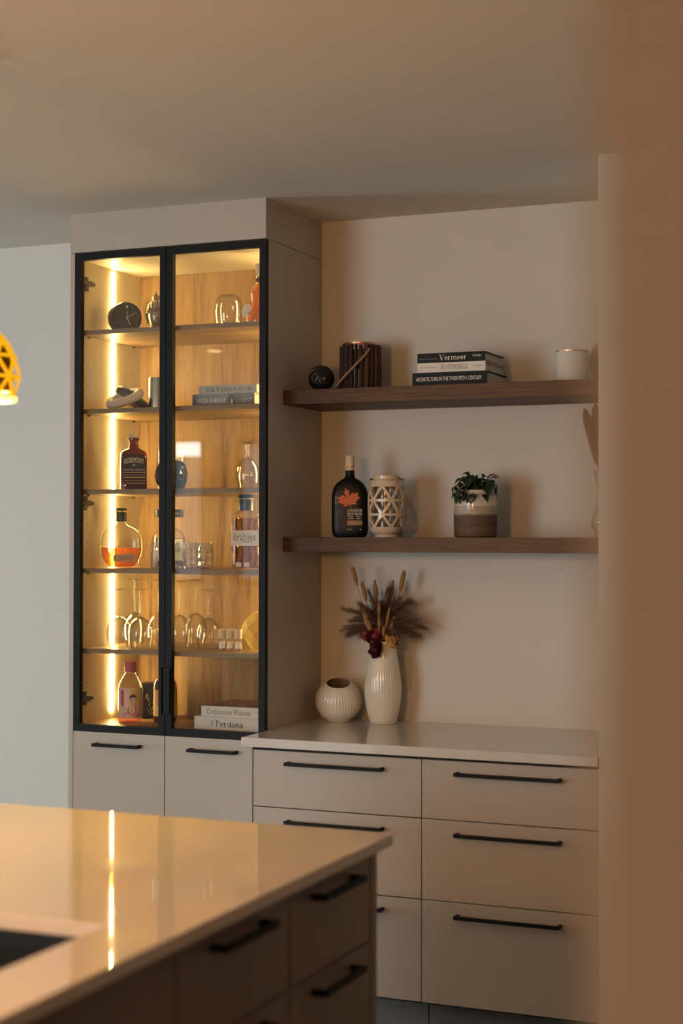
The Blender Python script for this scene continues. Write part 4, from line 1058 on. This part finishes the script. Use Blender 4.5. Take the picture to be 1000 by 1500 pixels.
MB().lathe([(lp(.174)-.006,.174),(lp(.174),.174),(lp(.184),.184),(lp(.194)-.001,.195),(.046,.199),(.0455,.203),(.0465,.212),(.044,.214),(.041,.213),(.040,.198),(lp(.184)-.007,.184)], 48, closed=True).build('collar', 'cream_ceramic', t)
MB().lathe([(.0005,.0095),(.040,.0095),(.042,.020),(.042,.185),(.0405,.185),(.0405,.021),(.0005,.012)], 32).build('glass_cylinder', 'lantern_glass', t)
for s in (-1, 1):
    MB().tube([(s*.040, 0, .203), (s*.054, 0, .2015), (s*.060, 0, .2005)], .0022, 8).build('handle_lug', 'black_metal', t)
MB().tube([(.058*math.cos(q), .010 + .058*math.sin(q), .2005 - .006*math.sin(q)) for q in [math.pi*i/18 for i in range(19)]], .0013, 6).build('wire_handle', 'black_metal', t)

# potted plant
t = thing('potted_plant', 'leafy green plant in a white and brown stoneware pot', 'potted plant', (-1.711, 5.205, Z2))
pp = [(.0005,0),(.066,0),(.071,.004),(.0728,.012),(.0728,.036),(.0715,.038),(.0728,.040),(.0735,.078),(.0735,.118),(.0725,.134),(.067,.146),(.0625,.149),(.0620,.152),(.0640,.157),(.0630,.160),(.058,.160),(.057,.150),(.0005,.148)]
MB().lathe(pp, 96, rib=(.006, 48, lambda z: 1.0 if .006 < z < .078 else 0.0)).build('pot', 'banded_pot', t)
MB().lathe([(.0575,.149),(.045,.153),(.0005,.155)], 24, cap0=False).build('soil', 'soil', t)
def leaf_mesh():
    me = MB(); vs = []; fs = []; n = 6
    for k in range(n+1):
        u = k/n; wv = .0115*math.sin(math.pi*min(1, u*.98+.02))**.7*(1.12-.35*u); x = .030*u; z = .006*math.sin(u*math.pi)-.010*u*u
        vs += [(x, -wv, z+.003), (x, 0, z), (x, wv, z+.003)]
    for k in range(n):
        for j in range(2): fs.append((k*3+j, k*3+3+j, k*3+4+j, k*3+1+j))
    return vs, fs
lv, lf = leaf_mesh()
lme = None
st = MB()
rnd = random.Random(21)
for k in range(84):
    a = rnd.uniform(0, 2*math.pi); rad = rnd.uniform(.0, .060)**1.0; h = rnd.uniform(.006, .058)*(1-.30*(rad/.06))
    if k > 66: a = rnd.uniform(-2.6, -.2); rad = rnd.uniform(.062, .074); h = rnd.uniform(-.022, .020)
    p = Vector((rad*math.cos(a), rad*math.sin(a), .158+h))
    if lme is None:
        o = MB().add(lv, lf).build('leaf', 'leaf_green', t); lme = o.data
    else:
        o = bpy.data.objects.new('leaf', lme); COL.objects.link(o); o.parent = t
    o.location = p; s = rnd.uniform(.85, 1.25); o.scale = (s, s, s)
    o.rotation_euler = (rnd.uniform(-.5, .5), rnd.uniform(-.5, .9) if k <= 66 else rnd.uniform(.5, 1.3), a + rnd.uniform(-.9, .9))
    st.tube([(rad*.45*math.cos(a), rad*.45*math.sin(a), .152), (rad*.8*math.cos(a), rad*.8*math.sin(a), max(.158, .156+h*.7)), p], .0011, 5)
st.build('stems', 'leaf_green', t)
MB().tube([(-.036,-.040,.154),(-.052,-.050,.180)], .0022, 6).tube([(-.028,-.044,.154),(-.048,-.056,.172)], .0018, 6).build('pale_stalk', 'stem_pale', t)

# bud vase with pampas
bvx, bvy = -1.283, 5.23
o = glass_cup('bud_vase', [(.022,0),(.025,.003),(.022,.012),(.024,.022),(.034,.038),(.0365,.055),(.030,.075),(.019,.100),(.013,.130),(.0125,.150),(.018,.185),(.027,.212),(.030,.221)], .002)
o.location = (bvx, bvy, Z2); tag(o, 'clear glass bud vase holding pampas beside the end wall', 'vase')
def plume(name, pts, wmax, mat, n, seed, group, label, droop=.012, ln=.03, wd=.0006):
    """a feathery stem: a thin stalk with fine hairs along its upper part"""
    rn = random.Random(seed); t = thing(name, label, 'dried grass', pts[0], 0, group)
    P0 = Vector(pts[0]); Q = [Vector(p)-P0 for p in pts]
    def at(u):
        q = u*(len(Q)-1); i = min(int(q), len(Q)-2); return Q[i].lerp(Q[i+1], q-i)
    MB().tube([at(k/10) for k in range(11)], [.0013*(1-.06*k) for k in range(11)], 5).build('stalk', mat, t)
    vs = []; fs = []
    for k in range(n):
        u = .42 + .58*rn.random()**.8; p = at(u); d = (at(min(1, u+.05))-at(max(0, u-.05))).normalized()
        sd = Vector((rn.gauss(0,1), rn.gauss(0,1), rn.gauss(0,1))); sd = (sd - d*sd.dot(d)).normalized()
        env = math.sin(math.pi*min(1, (u-.40)/.60*.92+.08))**.6
        L_ = ln*rn.uniform(.6, 1.15)*(.35+.65*env); sp = wmax*env*rn.uniform(.4, 1)
        e = p + d*L_ + sd*sp + Vector((0,0,-droop*rn.random())); md = p + d*L_*.55 + sd*sp*.75
        wv = d.cross(sd)*wd; b = len(vs)
        vs += [p-wv, p+wv, md-wv*.8, md+wv*.8, e]; fs += [(b, b+1, b+3, b+2), (b+2, b+3, b+4)]
    o = MB().add(vs, fs).build('plume_hair', mat, t, smooth=False); o['kind'] = 'stuff'
    return t
GP = 'pampas stems in the bud vase'
plume('pampas_stem', [(bvx+.004,bvy,Z2+.03),(bvx-.006,bvy-.004,Z2+.20),(bvx-.030,bvy-.006,Z2+.33),(bvx-.052,bvy-.01,Z2+.415)], .022, 'pampas', 3500, 3, GP, 'shorter pampas stem leaning out of the glass bud vase', .004, .034, .0011)
plume('pampas_stem', [(bvx,bvy+.006,Z2+.03),(bvx,bvy+.005,Z2+.20),(bvx-.012,bvy+.006,Z2+.34),(bvx-.022,bvy+.008,Z2+.432)], .026, 'pampas', 4500, 4, GP, 'taller upright pampas stem in the glass bud vase', .004, .034, .0011)

# ================================================================== THINGS ON THE COUNTER
rib = (.012, 44, lambda z: min(1, max(0, z-.006)*60))
t = thing('round_vase', 'round ribbed ivory vase with wide opening', 'vase', (-2.248, 5.285, CT))
rv = .0815; prof = [(.0005,0),(.036,0),(.040,.002)]
for k in range(1, 26):
    a = R(-62 + (57+62)*k/25); prof.append((rv*math.cos(a), .075 + .079*math.sin(a)*1.02))
prof += [(.0430,.1435),(.0415,.1430)]
def slant(m, deg=21):
    ax = Vector((.920, .391, 0)); c = Vector((0, 0, .075)); out = []
    for p in m.v:
        u = max(0, min(1, (p[2]-.045)/.075)); u = u*u*(3-2*u)
        out.append(tuple(c + Matrix.Rotation(R(deg)*u, 3, ax) @ (Vector(p)-c)))
    m.v = out; return m
slant(MB().lathe(prof, 176, rib=rib, cap1=False)).build('vase_body', 'ivory_ceramic', t, ang=60)
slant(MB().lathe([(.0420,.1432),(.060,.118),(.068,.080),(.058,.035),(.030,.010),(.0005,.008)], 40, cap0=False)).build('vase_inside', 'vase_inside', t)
TVX, TVY = -2.080, 5.290
t = thing('tall_vase', 'tall ribbed ivory vase holding the dried bouquet', 'vase', (TVX, TVY, CT))
prof = [(.0005,0),(.043,0),(.0465,.003),(.053,.030),(.060,.065),(.0645,.100),(.0655,.125),(.064,.150),(.060,.180),(.055,.212),(.051,.240),(.0485,.265),(.0480,.288),(.0472,.290),(.0455,.288),(.046,.262),(.050,.225),(.058,.150),(.055,.080),(.040,.012),(.0005,.010)]
def dens(pr, n=3):
    out = []
    for a, b in zip(pr, pr[1:]):
        for k in range(n): out.append((a[0]+(b[0]-a[0])*k/n, a[1]+(b[1]-a[1])*k/n))
    return out + [pr[-1]]
MB().lathe(dens(prof, 2), 176, rib=(.010, 44, lambda z: min(1, max(0, z-.006)*60)*(1-max(0, (z-.20)/.09)**2 if z > .2 else 1))).build('vase_body', 'ivory_ceramic', t, ang=60)
VT = CT + .288
def rose(x, y, z, r, mat, label, seed, tilt=(0, 0)):
    rn = random.Random(seed); t = thing('dried_rose', label, 'dried flower', (x, y, z), 0)
    t.rotation_euler = (tilt[0], tilt[1], rn.random()*6)
    pm = None
    for ring, (nn, rad, hh, op, sc_) in enumerate(((3, .10, 1.05, .05, .55), (4, .30, 1.0, .18, .75), (5, .55, .92, .42, .95), (6, .72, .72, .75, 1.0))):
        for k in range(nn):
            a = 2*math.pi*(k + .5*ring)/nn + rn.uniform(-.2, .2)
            if pm is None:
                vs = []; fs = []; n = 5
                for i in range(n+1):
                    u = i/n; w_ = .62*math.sin(math.pi*(.12+.80*u))**.7
                    for j in range(5):
                        s = (j-2)/2; vs.append((.16*math.cos(s*1.1)*1.0 + .26*u**2 - .10*(1-abs(s))*0, w_*s, u + .10*abs(s)**2*(-1) + (.06 if j % 2 else 0)*u))
                for i in range(n):
                    for j in range(4): fs.append((i*5+j, i*5+j+1, i*5+6+j, i*5+5+j))
                o = MB().add(vs, fs).build('petal', mat, t); pm = o.data; 
            else:
                o = bpy.data.objects.new('petal', pm); COL.objects.link(o); o.parent = t
            o.location = (rad*r*.55*math.cos(a), rad*r*.55*math.sin(a), -r*.55)
            o.scale = (r*1.1, r*1.2*sc_, r*1.25*hh); o.rotation_euler = (rn.uniform(-.12, .12), op*.8 + rn.uniform(-.1, .1), a)
    MB().ball((0, 0, -r*.1), r*.55, 10, 8, (1, 1, 1.1)).build('rose_heart', mat, t)
    MB().lathe([(.0012,-r*1.2),(.002,-r*.95),(r*.42,-r*.62),(r*.6,-r*.3)], 12, cap1=False).build('sepal_cup', mat, t)
    MB().tube([(0,0,-r*1.05), (0, 0, -r*1.32)], .0016, 6).build('stem', 'straw', t)
    return t
rose(TVX-.012, TVY-.046, VT+.020, .029, 'rose_red', 'dusky red dried rose in the tall vase', 1, (R(48), R(-14)))
rose(TVX-.004, TVY-.062, VT-.024, .026, 'rose_burgundy', 'dark burgundy dried rose hanging over the tall vase rim', 2, (R(74), R(8)))
rose(TVX+.046, TVY-.030, VT+.008, .029, 'rose_peach', 'peach orange dried rose at the tall vase rim', 3, (R(44), R(34)))
o = rose(TVX-.048, TVY-.036, VT+.018, .019, 'rose_red', 'small red dried rose bud beside the dusky red rose', 5, (R(40), R(-40)))
# seed spikes
GS = 'straw coloured seed spikes in the dried bouquet'
def spike(tip, base, r, ln, seed):
    rn = random.Random(seed); b = Vector(base); q = Vector(tip)-b; d = q.normalized()
    t = thing('seed_spike', 'straw coloured seed spike standing in the dried bouquet', 'dried grass', base, 0, GS)
    s0 = q - d*ln
    MB().tube([(0,0,0), s0*.5 + Vector((0,0,.004)), s0 + d*ln*.1], .0011, 5).build('stalk', 'straw', t)
    m = MB(); n = 16
    rad = [r*max(.1, math.sin(math.pi*(k/n*.92+.06))**.6) for k in range(n+1)]
    m.tube([s0 + d*ln*k/n for k in range(n+1)], [x*.85 for x in rad], 8)
    sx = d.orthogonal().normalized(); sy = d.cross(sx); vs = []; fs = []
    for k in range(150):
        u = rn.random(); a = rn.uniform(0, 6.283); o_ = sx*math.cos(a)+sy*math.sin(a); p = s0 + d*ln*u + o_*rad[int(u*n)]*.7
        e = p + d*ln*.13 + o_*r*.45; w_ = d.cross(o_)*.0012; bb = len(vs); vs += [p-w_, p+w_, e]; fs.append((bb, bb+1, bb+2))
    m.add(vs, fs); m.build('seed_head', 'straw', t, smooth=False)
B0 = (TVX, TVY, VT-.03)
def px(dx, dz, dy=0): return (TVX+dx, TVY+dy, VT+dz)
# offsets from the vase mouth: sideways, up, depth
for i, (dx, dz, dy, r, ln, bx) in enumerate([(-.105,.262,-.03,.0075,.068,-.03),(-.068,.208,-.03,.0080,.070,-.02),(-.040,.213,.02,.0085,.070,-.01),(.076,.250,.01,.0085,.075,.02),
        (.008,.140,-.06,.0065,.052,.0),(.048,.122,-.06,.0062,.070,.01),(.010,.100,-.065,.0055,.060,.0),(.060,.088,-.05,.0060,.055,.02),(-.050,.112,-.062,.0115,.082,-.01),(.030,.058,-.065,.0065,.038,.01),(.012,.190,.03,.0055,.06,0),(.022,.212,.04,.0055,.055,.01)]):
    spike(px(dx, dz, dy), (TVX+bx, TVY+dy*.4-.004, VT-.02), r*1.22, ln, i)
# feathery brown grass: far too fine to count
rn = random.Random(12); gv = []; gf = []; gm = MB()
for i in range(76):
    a = R(-86 + 172*((i*0.618) % 1.0)); L_ = rn.uniform(.075 if i > 50 else .115, .130 if i > 50 else .185)*(1.0 - .06*abs(a)); dy = rn.uniform(-.060, .040)
    tx, tz = L_*math.sin(a)*.95, max(.022, L_*math.cos(a)) + .010
    Q = [Vector(q) for q in ((.022*math.sin(a), dy*.2, -.03), (tx*.30, dy*.5, .02+tz*.40), (tx*.70, dy, tz*.78+.010), (tx*1.02, dy*1.15, tz - .010*abs(math.sin(a))))]
    def at(u):
        q = u*3; k = min(int(q), 2); return Q[k].lerp(Q[k+1], q-k)
    gm.tube([at(k/8) for k in range(9)], [.0011*(1-.09*k) for k in range(9)], 4)
    for k in range(200):
        u = .36 + .64*rn.random()**.85; p = at(u); d = (at(min(1, u+.06))-at(max(0, u-.06))).normalized()
        sd = Vector((rn.gauss(0,1), rn.gauss(0,1)*.7, rn.gauss(0,1))); sd = (sd - d*sd.dot(d)).normalized()
        ln = rn.uniform(.012, .050)*(1.25-.6*u); sp = ln*rn.uniform(.2, .9)
        md = p + d*ln*.55 + sd*sp*.45; e = p + d*ln + sd*sp + Vector((0, 0, -.22*ln*rn.random()))
        wv = d.cross(sd)*.00042; b = len(gv)
        gv += [p-wv, p+wv, md-wv*.9, md+wv*.9, e]; gf += [(b, b+1, b+3, b+2), (b+2, b+3, b+4)]
o = gm.add(gv, gf).build('dried_grass', 'plume_brown', None, (TVX, TVY, VT), smooth=False)
tag(o, 'feathery brown dried grass fanning out of the tall ivory vase', 'dried grass'); o['kind'] = 'stuff'

# ================================================================== PENDANT LAMP OVER THE ISLAND
LX, LY = -2.262, 3.20
t = thing('pendant_lamp', 'glowing geometric lattice pendant lamp over the island', 'pendant lamp', (LX, LY, 1.893))
def pl(z):
    K_ = [(0,.056),(.010,.060),(.056,.0725),(.106,.062),(.146,.040),(.170,.016)]
    for a, b in zip(K_, K_[1:]):
        if z <= b[1-1] or b is K_[-1]:
            u = (z-a[0])/(b[0]-a[0]); return a[1]+(b[1]-a[1])*max(0, min(1.1, u))
lattice('lattice_shade', 'lattice_glow', t, [.006, .056, .106, .146, .170], 7, pl, .0042, .005, R(10))
MB().lathe([(pl(z)-.016, z) for z in (.022, .04, .056, .08, .106, .126)] + [(.017, .152)], 36, cap0=False).build('inner_shade', 'lamp_liner', t)
MB().lathe([(.060,-.003),(.0635,.001),(.0635,.009),(.054,.010),(.052,-.001)], 42, closed=True).build('bottom_ring', 'ring_glow', t)
MB().lathe([(.0165,.160),(.018,.172),(.018,.215),(.012,.222),(.004,.226)], 24).build('socket', 'black_metal', t)
MB().lathe([(.001,.030),(.014,.034),(.024,.046),(.029,.064),(.0295,.076)], 24).build('bulb', 'bulb_glow', t)
MB().lathe([(.0300,.074),(.031,.080),(.028,.100),(.020,.130),(.014,.160)], 24).build('bulb_neck', 'lamp_lattice', t)
MB().tube([(0,0,.222), (0,0,CEIL-1.893)], .0028, 8).build('cord', 'black_metal', t)
MB().lathe([(.008,CEIL-1.893-.022),(.010,CEIL-1.893-.018),(.010,CEIL-1.893)], 28).build('ceiling_rose', 'black_metal', t)
dup(t, (LX, 2.20, 1.893), None, 'geometric lattice pendant lamp over the sink')
dup(t, (LX, 1.20, 1.893), None, 'geometric lattice pendant lamp over the island end away from the cabinets')
t['label'] = 'glowing geometric lattice pendant lamp before the white wall'

# ================================================================== UNSEEN GLOBE LAMP, ADDED AS THE WARM SOURCE THAT SHADOWS IMPLY
t = thing('added_globe', 'added warm white globe lamp, unseen, beyond the near island end', 'pendant lamp', (-1.45, 0.70, 1.66))
m = MB().ball((0, 0, .15), .15, 28, 18); m.build('globe', 'globe_glow', t)
MB().lathe([(.030,.292),(.030,.315),(.010,.330),(.004,.335)], 20).build('cap', 'black_metal', t)
MB().tube([(0,0,.330), (0,0,CEIL-1.66)], .003, 8).build('cord', 'black_metal', t)
